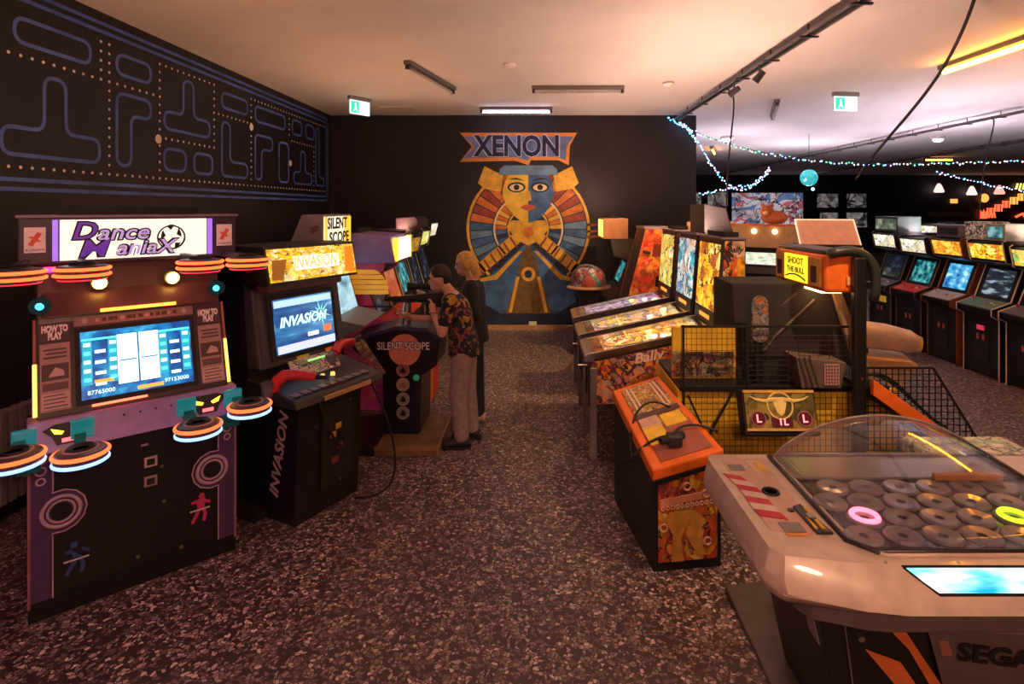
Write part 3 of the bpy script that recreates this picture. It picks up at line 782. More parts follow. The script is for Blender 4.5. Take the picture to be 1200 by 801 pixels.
    for x in (-.185,.185):
        for k in range(4): panel('lane_mark', SW, t, .05, .018, .002, M(x,.14+k*.062,.012), tl)
        panel('lane_mark', lamp_mat('screen_cyan',(0.1,.85,1.0),1.3), t, .17, .012, .002, M(x,.40,.012), tl)
        text('87765000' if x<0 else '97153000', .032, SW, t, M(x,.095,.012), tl, ext=.001)
    panel('lit_mark', SO, t, .09, .018, .002, M(-.17,.155,.013), tl)
    panel('lit_mark', SO, t, .13, .02, .002, M(.05,.082,.013), tl)
    for z,w,x in ((-.005,.26,-.1),): B().tube([M(x-w/2,z+.03,.012),M(x+w/2,z+.03,.012)], .007, 8).build('red_tube', lamp_mat('neon_red',(1.0,.16,.08),3.0), t, smooth=True)
    # head
    HEAD = mat('head_plum', (0.10,0.035,0.06), .35)
    B().prism([(.215,1.57),(.30,1.89),(.66,1.89),(.66,.92),(.12,.92),(.12,1.06)], -.46, .46).build('head', HEAD, t, .008)
    B().prism([(.17,1.585),(.25,1.585),(.285,1.72),(.255,1.72)], -.44, .44).build('brow', mat('brow_plum',(0.14,0.05,0.08),.35), t, .006)
    B().tube([(-.18,.165,1.60),(.20,.165,1.60)], .010, 8).build('red_tube', lamp_mat('neon_orange',(1.0,.25,.03),4.0), t, smooth=True)
    for x,z in ((-.18,1.757),(.19,1.757)):
        s = B().lathe([(.03,0),(.045,.05)],14).build('lamp_cup', DARK, t, loc=(x,.27,z), rot=(PI/2,0,0))
        B().ball((x,.20,z),.036,12,8).build('amber_lamp', lamp_mat('lamp_amber',(1.0,.55,.08),14), t, smooth='all')
    for x,z in ((-.43,1.68),(.44,1.70)):
        B().cone((x,.25,z),(x-.02,.12,z-.02),.025,.05,14).build('spot_housing', mat('cyan_housing',(0.01,0.12,0.16),.3), t, smooth=True)
        B().ball((x-.015,.135,z-.015),(.034,.02,.034),12,8).build('cyan_lamp', lamp_mat('lamp_blue',(0.05,.65,.9),3.5), t, smooth='all')
    for x in (-.41,.36): B().box(x-.03,x+.03,.22,.24,1.835,1.865).build('magenta_led', lamp_mat('led_magenta',(1.0,.03,.25),3.0), t)
    # marquee
    B().box(-.54,.54,.14,.42,1.885,2.15).build('marquee_box', mat('marquee_dark',(0.055,0.04,0.07),.4), t, .008)
    B().box(-.55,.55,.13,.43,2.148,2.162).build('marquee_top', mat('marquee_edge',(0.3,0.24,0.32),.4), t)
    B().box(-.365,.365,.130,.14,1.905,2.135).build('marquee_panel', lamp_mat('marquee_white',(1.0,.93,.80),.95), t)
    for s in (-1,1):
        B().box(s*.385-.012,s*.385+.012,.126,.14,1.905,2.135).build('marquee_side_light', lamp_mat('led_violet',(0.35,.16,.8),1.0), t)
        p = B().box(s*.47-.045,s*.47+.045,.134,.14,1.955,2.095).build('maker_plate', mat('plate_pink',(0.75,0.5,0.5),.5,emis=(.8,.45,.4),es=.25), t)
        m = B()
        m.slab([(s*.47-.03,2.0),(s*.47-.01,1.99),(s*.47+.03,2.06),(s*.47+.01,2.07)], .131,.134); m.slab([(s*.47-.03,2.045),(s*.47-.008,2.045),(s*.47+.03,2.015),(s*.47+.008,2.015)], .130,.134)
        m.build('maker_mark', mat('mark_red',(0.6,0.06,0.05),.5,emis=(.8,.1,.02),es=.2), p)
        text('KONAMI', .02, INK, p, (s*.47,.131,1.97), ext=.001)
    PUR = mat('logo_purple',(0.16,0.04,0.36),.5,emis=(.2,.05,.5),es=.4); 
    LIL = mat('logo_lilac',(0.55,.38,.75),.5,emis=(.62,.45,.95),es=.55)
    for s,x,z,w,sz in (('ance',-.075,2.055,.25,.125),('aniaX',.035,1.963,.31,.12),('D',-.262,2.066,.11,.14),('M',-.222,1.963,.14,.135)):
        text(s, sz, INK, t, (x,.127,z), shear=.25, bold=.009, w=w+.018, ext=.001, name='lettering_outline')
        text(s, sz, PUR if len(s)==1 else LIL, t, (x,.1245,z), shear=.25, bold=.001, w=w, ext=.001)
    m = B(); 
    for k in range(5):
        a = 2*PI*k/5+.4; m.slab([(.17+.055*math.cos(a+q*.5)*(1.0 if abs(q)<2 else .8), 2.02+.08*math.sin(a+q*.5)) for q in (-.8,-.3,.3,.8)]+[(.17+.03*math.cos(a),2.02+.045*math.sin(a))], .1265,.130)
    m.torus((.17,.128,2.02), .072, .006, 24, 4, 1)
    m.build('logo_disc', INK, t)
    # ring sensors
    def pod(x, o, z, upper):
        p = B().lathe([(.03,-.05),(.10,-.04),(.115,-.02),(.115,.02),(.105,.032),(.06,.038)],24).build('ring_sensor', mat('pod_grey',(0.10,0.07,0.09),.35), t, smooth=True, loc=(x,-o,z))
        B().lathe([(.03,.036),(.055,.05),(.06,.038)],20).build('sensor_cap', RUBBER, p, smooth=True)
        if upper:
            for q in (-.014,.018): B().torus((0,0,q),.116,.0085,28,8).build('light_ring', lamp_mat('ring_orange',(1.0,.13,.03),2.6), p, smooth='all')
            B().torus((0,0,-.036),.098,.007,28,6).build('light_ring', lamp_mat('ring_red',(0.8,.03,.05),1.4), p, smooth='all')
        else:
            B().torus((0,0,.016),.116,.010,28,8).build('light_ring', lamp_mat('ring_coral',(1.0,.14,.035),2.2), p, smooth='all')
            B().torus((0,0,-.022),.113,.010,28,8).build('light_ring', lamp_mat('ring_ice',(0.28,.48,1.0),2.0), p, smooth='all')
            B().torus((0,0,.036),.072,.006,24,6).build('cap_ring', mat('cap_rose',(0.5,.3,.34),.3), p, smooth='all')
        return p
    for x,o in ((-.55,.25),(-.29,.25),(.25,.25),(.51,.25)):
        pod(x,o,1.87,True)
        B().bar((x,-o+.08,1.90),(x*.9,.25,1.90),.035).build('sensor_arm', DARK, t)
    for x,o,z in ((-.555,.3,.985),(-.30,.3,.93),(.23,.3,.93),(.505,.3,.985)):
        pod(x,o,z,False)
        B().bar((x,-o+.08,z-.01),(x*.93,.03,.98),.05).build('sensor_arm', TEAL, t)
        B().box(x*.93-.05,x*.93+.05,-.085,-.05,.95,1.05).build('teal_mount', mat('teal_lit',(0.01,0.2,0.22),.3,emis=(0.0,.3,.33),es=.35), t, .006)
        B().box(x*.9-.05,x*.9+.05,-.09,.0,.82,.90).build('lower_mount', TEAL, t, .005)
dance_machine()

# ------------------------------------------------------------------ gun game with red light guns
def gun_game():
    t = thing('light_gun_game', 'dark light gun arcade game with yellow marquee and two red guns', 'arcade machine', (-1.773,4.35,0), math.radians(63))
    B().prism([(-.29,0),(.58,0),(.58,.95),(.12,.95),(-.33,.86)], -.34, .25).build('pedestal', BLACK, t, .01)
    B().prism([(.0,.0),(.5,0),(.5,.10),(-.02,.06)], -.44, -.34).build('base_wing', DARK, t, .01)
    B().prism([(.10,.9),(.60,.9),(.60,1.9),(.18,1.9)], -.40, .40).build('upper_cabinet', mat('cab_navy',(0.014,0.012,0.02),.45), t, .01)
    # monitor hood
    lean=.14
    B().prism([(-.02,1.05),(.2,1.05),(.26,1.62),(.08,1.62)], -.40, .40).build('monitor_hood', mat('hood_grey',(0.06,0.055,0.085),.35), t, .03, seg=3)
    Mx = lambda x,h,o: (x, -.015+ .16*h -o, 1.10+.99*h)
    panel('bezel', RUBBER, t, .62, .47, .01, Mx(.0,.235,.010), lean, bevel=.02)
    panel('screen', screen_mat('gun_screen', [(0.01,0.02,0.10),(0.02,0.10,0.30),(0.05,0.25,0.5),(0.5,0.8,1.0)], 1.2, (1.2,1,4.5), 6.3), t, .54, .40, .006, Mx(0,.235,.018), lean)
    W = lamp_mat('gun_screen_white',(0.6,.95,1.0),1.3)
    panel('screen_band', lamp_mat('gun_band',(0.45,.75,1.0),1.1), t, .53, .05, .003, Mx(0,.40,.023), lean)
    panel('screen_band', lamp_mat('gun_band2',(0.55,.65,1.0),1.2), t, .53, .055, .003, Mx(0,.07,.023), lean)
    text('INVASION', .10, W, t, Mx(-.02,.26,.024), lean, shear=.3, bold=.003, w=.44, ext=.001)
    b = B()
    for k in range(12):
        a=2*PI*k/12+.2; r=.11 if k%2 else .075
        b.slab([(.15+.03*math.cos(a-.25),.03*math.sin(a-.25)),(.15+.03*math.cos(a+.25),.03*math.sin(a+.25)),(.15+r*math.cos(a),r*math.sin(a))], -.001,.001)
    b.build('screen_burst', lamp_mat('burst_cyan',(0.25,.8,.75),1.2), t, loc=Mx(0,.28,.022), rot=(-lean,0,0))
    panel('screen_mark', lamp_mat('mark_white',(0.8,.9,1.0),1.3), t, .10, .03, .003, Mx(.06,.14,.023), lean)
    panel('screen_mark', lamp_mat('mark_orange',(0.9,.25,.1),.8), t, .08, .05, .003, Mx(.2,.16,.023), lean)
    panel('hood_sticker', mat('sticker_orange',(0.7,0.17,0.03),.4,emis=(.7,.15,.02),es=.15), t, .15, .06, .004, Mx(.24,-.03,.012), lean)
    panel('hood_sticker', mat('sticker_yellow',(0.6,0.38,0.03),.4,emis=(.6,.35,.02),es=.15), t, .11, .05, .004, Mx(-.05,-.03,.012), lean)
    # marquee
    B().prism([(-.12,1.66),(.4,1.66),(.4,1.93),(-.06,1.93)], -.42, .42).build('marquee_box', BLACK, t, .008)
    ml = math.atan2(.06,.27)
    panel('marquee_panel', art('gun_marquee', [(1.0,.62,.02),(1.0,.8,.15),(.9,.5,.01),(1.0,.85,.4)], 9, 1.1, 4, .4, .03, (1,1,2)), t, .80, .235, .008, (0,-.096,1.795), ml)
    panel('marquee_glow', lamp_mat('marquee_pale',(1.0,.93,.72),1.5), t, .42, .10, .003, (.02,-.102,1.80), ml)
    text('INVASION', .12, mat('marquee_ink',(0.4,0.22,0.02),.5,emis=(1,.8,.35),es=.8), t, (.0,-.106,1.80), ml, shear=.3, w=.42, bold=.003, ext=.001)
    B().slab([(.28,-.10),(.38,-.10),(.39,.10),(.31,.10)], -.002, .002).build('marquee_figure', mat('fig_orange',(0.8,0.25,0.01),.5,emis=(1,.28,.01),es=.8), t, loc=(0,-.102,1.795), rot=(-ml,0,0))
    B().slab([(-.39,-.10),(-.30,-.10),(-.25,.04),(-.37,.04)], -.002, .002).build('marquee_figure', mat('fig_brown',(0.35,0.14,0.02),.5,emis=(.4,.14,.02),es=.5), t, loc=(0,-.102,1.795), rot=(-ml,0,0))
    B().box(-.34,.34,-.02,.12,1.60,1.665).build('speaker_strip', mat('strip_plum',(0.14,0.07,0.09),.4), t, .005)
    # instruction panel below monitor
    panel('instruction_plate', art('gun_instr', [(0.5,.35,.3),(0.35,.25,.22),(.1,.3,.1),(.5,.2,.15)], 26, .25, 8, .1,.08,(.4,1,1.6)), t, .44, .15, .01, (.03,-.07,1.01), .5)
    panel('instruction_light', lamp_mat('instr_green',(0.4,1.0,.3),.9), t, .16, .014, .004, (.05,-.060,1.05), .5)
    # control panel
    B().prism([(-.40,.84),(-.38,.90),(.12,1.0),(.12,.84)], -.42, .42).build('control_panel', DARK, t, .012)
    B().box(-.18,.27,-.405,-.39,.845,.875).build('wood_strip', mat('tan_strip',(0.5,0.3,0.17),.4), t)
    for x,y in ((-.02,-.2),(.06,-.22),(.12,-.08)): B().cone((x,y,.94),(x,y,.965),.018,.015,12).build('start_button', lamp_mat('button_yellow',(1.0,.8,.2),.9), t, smooth=True)
    m = B()
    for k in range(9): m.box(-.38+.08*k,-.32+.08*k,-.34,-.26,.915+.0,.922)
    m.build('panel_print', mat('panel_print',(0.2,0.16,0.17),.4), t)
    for x,rot in ((-.33,-.5),(.30,.7)):
        g = B().tube([(0,0,0),(.05,0,.045),(.12,0,.05),(.26,0,.03)], [.045,.042,.035,.026], 12).build('light_gun', RED, t, smooth=True, loc=(x-.06,-.17 if x<0 else -.05,1.0 if x<0 else 1.05), rot=(0,0,rot-.5))
        B().tube([(.02,0,.02),(-.02,0,-.09)], [.028,.022], 10).build('grip', RED, g, smooth=True)
        B().cone((.25,0,.03),(.33,0,.024),.016,.014,10).build('barrel', RUBBER, g)
        B().cone((-.06,0,-.10),(-.06,0,.0),.035,.05,12).build('holster', GREY, g)
    for p in (bez([(-.2,-.35,.86),(-.16,-.42,.6),(.0,-.40,.35),(.05,-.36,.5)],12), bez([(.3,-.36,.86),(.42,-.5,.5),(.5,-.6,.0),(.25,-.6,.01),(.12,-.38,.02)],16)):
        B().tube(p, .009, 7).build('gun_cable', CABLE, t, smooth='all')
    # coin door
    d = B().prism([(-.318,.18),(-.306,.18),(-.332,.78),(-.344,.78)], -.14, .16).build('coin_door', mat('door_black',(0.02,0.017,0.02),.4), t)
    for x,z,c in ((-.05,.55,(0.55,.35,.05)),(.0,.60,(.6,.38,.05)),(.02,.45,(.25,.06,.07)),(-.03,.36,(.25,.07,.06))):
        B().box(x-.02,x+.03,-.342,-.325,z-.02,z+.02).build('coin_plate', mat('coin_%.2f_%.2f'%(x,z),c,.4), d)
    for x,z in ((-.25,.72),(-.2,.66),(.12,.76),(.02,.2)): B().disc((x,-.332,z),.008,1,-.012,8).build('lock', STEEL, t)
    # letters climb the camera-facing side: x axis up, normal to -x
    ux = Vector((0,-.18,.984)); nz = Vector((-1,0,0)); uy = nz.cross(ux)
    RR = Matrix((ux,uy,nz)).transposed()
    text('INVASION', .12, mat('side_letter',(0.5,.36,.42),.5), t, (-.342,-.13,.47), rot=RR.to_euler(), ext=.002, shear=.25, bold=.002, w=.62)
gun_game()

# ------------------------------------------------------------------ sniper game
def scope_game():
    t = thing('sniper_game', 'black sniper rifle arcade game with wooden platform and round side badges', 'arcade machine', (-1.45,5.05,0))
    # platform
    B().box(0.0,.57,0,.82,0,.075).build('platform', WOOD, t, .008)
    B().box(.555,.575,-.002,.82,.0,.082).build('platform_edge', mat('edge_brass',(0.42,0.24,0.12),.35,.5), t)
    B().box(0,.57,-.006,.008,.055,.082).build('platform_edge', mat('edge_brass',(0.42,0.24,0.12),.35,.5), t)
    B().box(-.42,.0,0,.85,0,.06).build('rear_platform', BLACK, t)
    # pedestal seen from its side
    ped = [(.0,.075),(.34,.075),(.35,.62),(.50,.72),(.52,.98),(.42,1.06),(.12,1.08),(-.22,1.0),(-.30,.88),(-.12,.72),(-.01,.62)]
    B().slab(ped, .30, .82).build('pedestal', mat('pedestal_black',(0.012,0.010,0.018),.35), t, .02, seg=3)
    B().slab([(-.32,.97),(.12,1.10),(.42,1.08),(.53,.99),(.52,.96),(.42,1.04),(.12,1.06),(-.31,.94)], .27, .85).build('pedestal_rim', mat('rim_navy',(0.05,0.04,0.11),.3), t, .006)
    # side print
    B().disc((.20,.297,.87), .15, 1, -.004, 28).build('round_decal', mat('decal_salmon',(0.72,0.25,0.17),.45), t)
    text('SILENT SCOPE', .10, INK, t, (.19,.291,.905), bold=.007, w=.51, ext=.001, name='lettering_outline')
    text('SILENT SCOPE', .10, mat('decal_white',(0.92,.88,.85),.5), t, (.19,.288,.905), bold=.001, w=.49, ext=.001)
    for k,(z,c) in enumerate(((.68,(.4,.12,.12)),(.545,(.45,.3,.22)),(.41,(.35,.28,.26)),(.28,(.3,.24,.23)))):
        d = B().disc((.185,.297,z), .063, 1, -.004, 22).build('round_badge', mat('badge_%d'%k,c,.45), t)
        B().torus((.185,.292,z), .056, .004, 22, 5, 1).build('badge_rim', mat('badge_rim',(0.45,0.38,0.36),.4), d)
        B().slab([(.155,z-.02),(.185,z+.035),(.215,z-.01),(.20,z-.03)], .290, .293).build('badge_figure', INK if k!=1 else mat('fig_tan',(.3,.2,.15),.5), d)
    B().disc((.31,.30,.61), .03, 1, -.006, 14).build('green_button', lamp_mat('btn_green',(0.03,.22,.1),.4), t)
    o = B().slab([(-.30,.98),(-.22,1.02),(.02,.66),(-.06,.60)], .27, .30).build('instruction_card', art('scope_card', [(.4,.3,.2),(.55,.3,.08),(.3,.22,.18),(.4,.12,.1)], 12, .05, 3, .3, .04), t)
    # rifle on its mount
    ms = thing('mounted_rifle', 'black sniper rifle with scope mounted on the sniper game', 'toy rifle', (-1.45,5.05,0))
    yy = .42
    B().tube([(-.02,yy,1.33),(.20,yy,1.33),(.42,yy,1.34)], [.022,.03,.045], 10).build('barrel', RUBBER, ms, smooth=True)
    B().slab([(.12,1.36),(.55,1.40),(.60,1.34),(.58,1.24),(.46,1.26),(.40,1.30),(.12,1.30)], yy-.03, yy+.03).build('stock', mat('gun_black',(0.02,0.017,0.018),.4), ms, .012)
    B().tube([(.20,yy,1.45),(.26,yy,1.45),(.40,yy,1.45),(.46,yy,1.45)], [.042,.03,.03,.045], 12).build('scope', RUBBER, ms, smooth=True)
    for x in (.27,.39): B().box(x-.012,x+.012,yy-.015,yy+.015,1.36,1.44).build('scope_mount', DARK, ms)
    B().tube([(.46,yy,1.28),(.43,yy,1.18)], .022, 8).build('grip', RUBBER, ms, smooth=True)
    B().cone((.18,yy,1.06),(.2,yy,1.30),.05,.035,12).build('swivel', STEEL, ms, smooth=True)
    # tall monitor cabinet behind
    B().prism([(.25,0),(1.05,0),(1.05,1.82),(.25,1.82)], -1.1, -.62).build('monitor_cabinet', BLACK, t, .01)
    scr = B().box(-.01,.01,-.36,.36,-.28,.28).build('screen', screen_mat('scope_screen', [(.05,.25,.35),(.3,.65,.8),(.6,.9,1.0),(.15,.4,.5)], .9, (1,2,3), 3), t, loc=(-.55,.65,1.42), rot=(0,-.28,0))
    B().box(-.02,.02,-.42,.42,-.33,.33).build('screen_frame', mat('frame_slate',(0.1,.1,.12),.4), t, .01, loc=(-.567,.65,1.415), rot=(0,-.28,0))
    B().slab([(-.62,1.0),(-.36,1.0),(-.16,1.10),(-.30,1.13),(-.62,1.2)], .27, 1.0).build('console_shelf', mat('shelf_pale',(0.2,.25,.28),.4), t, .006)
    # marquee box
    B().slab([(-.88,1.82),(-.55,1.82),(-.55,2.14),(-.75,2.14)], .25, 1.03).build('marquee_box', mat('marquee_silver',(0.34,0.29,0.32),.4), t, .006)
    mk = B().box(-.55,-.542,.27,1.01,1.84,2.12).build('marquee_panel', lamp_mat('scope_white',(1.0,.93,.72),1.0), t)
    B().box(-.5415,-.539,.80,1.01,1.84,2.12).build('marquee_band', lamp_mat('scope_amber',(1.0,.55,.05),1.2), mk)
    B().box(-.5415,-.539,.27,.34,1.84,2.12).build('marquee_band', lamp_mat('scope_amber',(1.0,.55,.05),1.2), mk)
    rr = Matrix((Vector((0,1,0)),Vector((0,0,1)),Vector((1,0,0)))).transposed().to_euler()
    text('SILENT', .15, INK, mk, (-.537,.61,2.05), rot=rr, bold=.004, w=.56, ext=.001)
    text('SCOPE', .15, INK, mk, (-.537,.66,1.91), rot=rr, bold=.004, w=.56, ext=.001)
    m = B(); m.slab([(-.68,1.98),(-.64,1.96),(-.58,2.03),(-.62,2.05)], .245,.25); m.slab([(-.69,2.03),(-.66,2.03),(-.57,1.99),(-.6,1.99)], .244,.25)
    m.build('maker_mark', mat('mark_brown',(0.25,0.13,0.13),.5), t)
scope_game()

# ------------------------------------------------------------------ upright cabinets
def upright(name, label, loc, rz, w=.62, d=.78, h=1.76, side=None, front=None, marq=None, scr=None, cp=None, trim=None, group=None, base=None, word=None, coin=True, extras=True):
    t = thing(name, label, 'arcade machine', loc, rz, group)
    side = side or BLACK; front = front or BLACK
    P = [(.05,0),(.05,.78),(-.05,.83),(-.05,.91),(.20,1.0),(.36,h-.34),(.14,h-.27),(.09,h-.02),(.13,h),(d,h),(d,0)]
    Q = [(.07,.02),(.07,.80),(-.03,.85),(-.03,.895),(.21,.985),(.375,h-.34),(.16,h-.26),(.11,h-.04),(.15,h-.02),(d-.01,h-.02),(d-.01,.02)]
    hw = w/2
    B().prism(Q, -hw+.02, hw-.02).build('body', BLACK, t)
    for s in (-1,1):
        a,b = (s*hw, s*(hw-.022))
        p = B().prism(P, min(a,b), max(a,b)).build('side_panel', side, t)
        if trim: B().tube([(s*(hw-.011),y,z) for y,z in P[:9]], .010, 5).build('edge_trim', trim, p)
    iw = w-.05
    B().box(-iw/2,iw/2,.060,.072,.04,.78).build('front_panel', front, t, .003)
    if coin:
        c = B().box(-.13,.13,.050,.062,.18,.62).build('coin_door', mat('coin_door_black',(0.022,0.02,0.022),.35), t, .004)
        for x in (-.05,.05):
            q = B().box(x-.022,x+.022,.042,.05,.47,.55).build('coin_slot', STEEL, c, .003)
            B().box(x-.010,x+.010,.038,.043,.49,.53).build('slot_light', lamp_mat('slot_red',(.9,.08,.04),.15), q)
        B().box(-.07,.07,.043,.05,.24,.33).build('coin_return', DARK, c, .003)
    cpa = math.atan2(.09,.23)
    cpm = cp or DARK
    c = B().box(-iw/2,iw/2,-.12,.12,-.008,.012).build('control_panel', cpm, t, .004, loc=(0,.085,.945), rot=(cpa,0,0))
    if extras:
        B().cone((-.14,0,.01),(-.14,0,.07),.006,seg=6).build('joystick_shaft', STEEL, c)
        B().ball((-.14,0,.08),.018,10,6).build('joystick_ball', RED, c, smooth='all')
        for k in range(3): B().cone((.06+.06*k,.02*(k%2),.01),(.06+.06*k,.02*(k%2),.024),.016,.014,10).build('button', [RED,WHITE,YELLOW][k], c)
    # screen recess
    y0,z0,y1,z1 = .21,.985,.375,h-.34
    ln = math.atan2(y1-y0,z1-z0); L = math.hypot(y1-y0,z1-z0)
    cy,cz = (y0+y1)/2,(z0+z1)/2
    n = Vector((0,-math.cos(ln),math.sin(ln)))
    f = panel('bezel', RUBBER, t, iw, L*.98, .006, Vector((0,cy,cz))+n*.004, ln)
    if scr: panel('screen', scr, t, iw*.76, L*.76, .006, Vector((0,cy,cz))+n*.011, ln)
    B().hexa([(-iw/2,.15,h-.285),(iw/2,.15,h-.285),(iw/2,.365,h-.345),(-iw/2,.365,h-.345),(-iw/2,.155,h-.275),(iw/2,.155,h-.275),(iw/2,.37,h-.335),(-iw/2,.37,h-.335)]).build('speaker_panel', DARK, t)
    if marq:
        ml = math.atan2(-.05,.2)
        m = panel('marquee', marq, t, iw, .20, .008, (0,.128,h-.15), ml)
        if word: text(word, .11, mat('word_'+word,(0.5,.1,.02),.5,emis=(.9,.2,.02),es=.6), m, (0,-.006,0), bold=.003, w=iw*.7, ext=.001)
    return t
def glow(name, pal, e, seed, scale=7):
    return art(name, pal, scale, e, seed, .5, .04, (1,1,1.6))
YG = [(1,.55,.02),(1,.75,.1),(1,.4,.02),(1,.85,.35)]
dm = glow('mq_amber', YG, 1.3, 1); dm2 = glow('mq_yellow', [(1,.7,.02),(1,.85,.2),(.9,.6,.02),(.8,.2,.02)], 1.3, 2)
dm3 = glow('mq_green', [(.9,.85,.2),(.3,.6,.15),(1,.6,.05),(.95,.95,.6)], 1.2, 3); dm4 = glow('mq_white', [(1,.95,.75),(1,.8,.4),(.8,.9,.5),(1,.98,.9)], 1.3, 4)
dm5 = glow('mq_orange', [(1,.35,.02),(1,.55,.05),(1,.7,.1)], 1.3, 5)
s_blue = screen_mat('scr_blue',[(.0,.03,.12),(.02,.2,.5),(.1,.5,.8),(.7,.95,1)],1.1,(3,1,4),1)
s_teal = screen_mat('scr_teal',[(.0,.02,.03),(.0,.03,.05),(.05,.4,.42),(.3,.7,.6)],.9,(4,1,3),2)
s_grey = screen_mat('scr_grey',[(.01,.015,.02),(.015,.02,.03),(.03,.05,.07),(.5,.6,.7)],.8,(2,1,8),3)
s_green = screen_mat('scr_green',[(.0,.02,.02),(.02,.08,.08),(.1,.35,.25),(.5,.8,.5)],.9,(3,1,5),4)
s_dark = screen_mat('scr_dark',[(.005,.006,.01),(.01,.012,.02),(.02,.03,.05),(.1,.2,.3)],.6,(3,1,5),5)

# left row, fronts facing +X
LR = PI/2
pk = art('sunset_side', [(.55,.04,.12),(.45,.03,.14),(.6,.06,.12)], 1.2, .12, 2, .3, 0.0)
def sunset_cab():
    t = upright('sunset_cabinet','pink cabinet with orange sun side art and deep purple marquee hood',(-1.55,6.55,0),LR,.66,.72,1.78,pk,REDPAINT,None,s_dark,RED,None,extras=True)
    PH = mat('hood_purple',(0.30,0.19,0.46),.35)
    B().prism([(.0,1.60),(.72,1.60),(.72,1.84),(.5,1.93),(.06,1.90)], -.36, .36).build('marquee_hood', PH, t, .02, seg=3)
    B().box(-.30,.30,-.02,.02,1.63,1.87).build('marquee_panel', lamp_mat('mq_hot',(1.0,.88,.6),1.9), t)
    for s in (-1,1): B().box(s*.32-.02,s*.32+.02,-.022,.03,1.62,1.88).build('marquee_end', lamp_mat('mq_gold',(1.0,.62,.05),1.3), t)
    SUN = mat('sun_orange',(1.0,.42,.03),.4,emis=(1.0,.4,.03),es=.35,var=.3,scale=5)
    for k in range(5):
        a0 = math.asin(-.15+k*.22); a1 = math.asin(min(1,-.15+k*.22+.19)); R=.25
        pts=[(.33+R*math.cos(a),1.30+R*math.sin(a)) for a in (a0,(a0+a1)/2,a1)]+[(.33-R*math.cos(a),1.30+R*math.sin(a)) for a in (a1,(a0+a1)/2,a0)]
        B().prism(pts, -.336,-.331).build('sun_stripe', SUN, t)
    B().prism([(.03,1.12),(.70,1.12),(.70,1.135),(.03,1.135)], -.336,-.331).build('dark_band', INK, t)
    B().prism([(-.36,.02),(.05,.02),(.05,.80),(-.22,.84),(-.36,.70)], -.30, .30).build('red_pedestal', mat('pedestal_red',(0.55,0.015,0.02),.35), t, .03, seg=3)
    for x in (-.20,-.12): B().box(x-.008,x+.008,-.366,-.355,.05,.68).build('pinstripe', YELLOW, t)
    B().torus((0,-.25,1.0), .16, .018, 20, 8, 1).build('wheel', RUBBER, t, smooth='all')
    B().cone((0,-.25,1.0),(0,.0,.95),.03,seg=10).build('wheel_column', DARK, t)
sunset_cab()
upright('yellow_marquee_cabinet','red-orange cabinet with bright yellow marquee beside the sunset cabinet',(-1.58,7.28,0),LR,.64,.78,1.86,mat('side_ochre',(0.45,.2,.03),.45),REDPAINT,dm2,screen_mat('scr_hot',[(.4,.05,.02),(.6,.1,.04),(.7,.3,.1)],.8,(2,1,3),7),RED,YELLOW)
upright('striped_cabinet','dark slatted cabinet with faded amber marquee in the left row',(-1.60,8.0,0),LR,.64,.78,1.84,mat('side_slate',(0.03,.05,.06),.5),BLACK,art('mq_faded',YG,9,.35,9),s_teal,DARK,mat('trim_pale',(.5,.42,.35),.4))
upright('green_marquee_cabinet','dark cabinet with pale green lit marquee toward the back wall',(-1.60,8.7,0),LR,.64,.78,1.90,None,None,dm3,s_dark,DARK,WHITE)
upright('cream_marquee_cabinet','last cabinet of the left row with small cream marquee',(-1.60,9.42,0),LR,.64,.78,2.0,None,None,dm4,s_dark,DARK,None)
o = B().prism([(0,0),(.32,0),(.32,.16),(.05,.18),(0,.12)],-.4,.4).build('dark_topper_box', mat('topper_dark',(0.05,.03,.05),.5), None, .01, loc=(-2.35,9.0,1.90), rot=(0,0,LR))
tag(o,'dark low box lying on top of the green marquee cabinet','box')
o.location=(-1.75,8.7,1.90)
# ------------------------------------------------------------------ radiator on the left wall
def radiator():
    t = thing('radiator', 'ribbed grey radiator on left wall behind the dance machine', 'radiator', (WALL_L+.002,4.1,0))
    RM = mat('radiator_grey',(0.22,0.18,0.2),.5)
    for k in range(16): B().box(.03,.12,-.6+k*.075,-.6+k*.075+.055,.16,.80).build('rib', RM, t, .008)
    B().box(.05,.10,-.62,.62,.18,.22).build('pipe', RM, t); B().box(.05,.10,-.62,.62,.74,.78).build('pipe', RM, t)
    for y in (-.5,.5): B().box(0,.06,y-.02,y+.02,.0,.5).build('bracket', RM, t)
radiator()

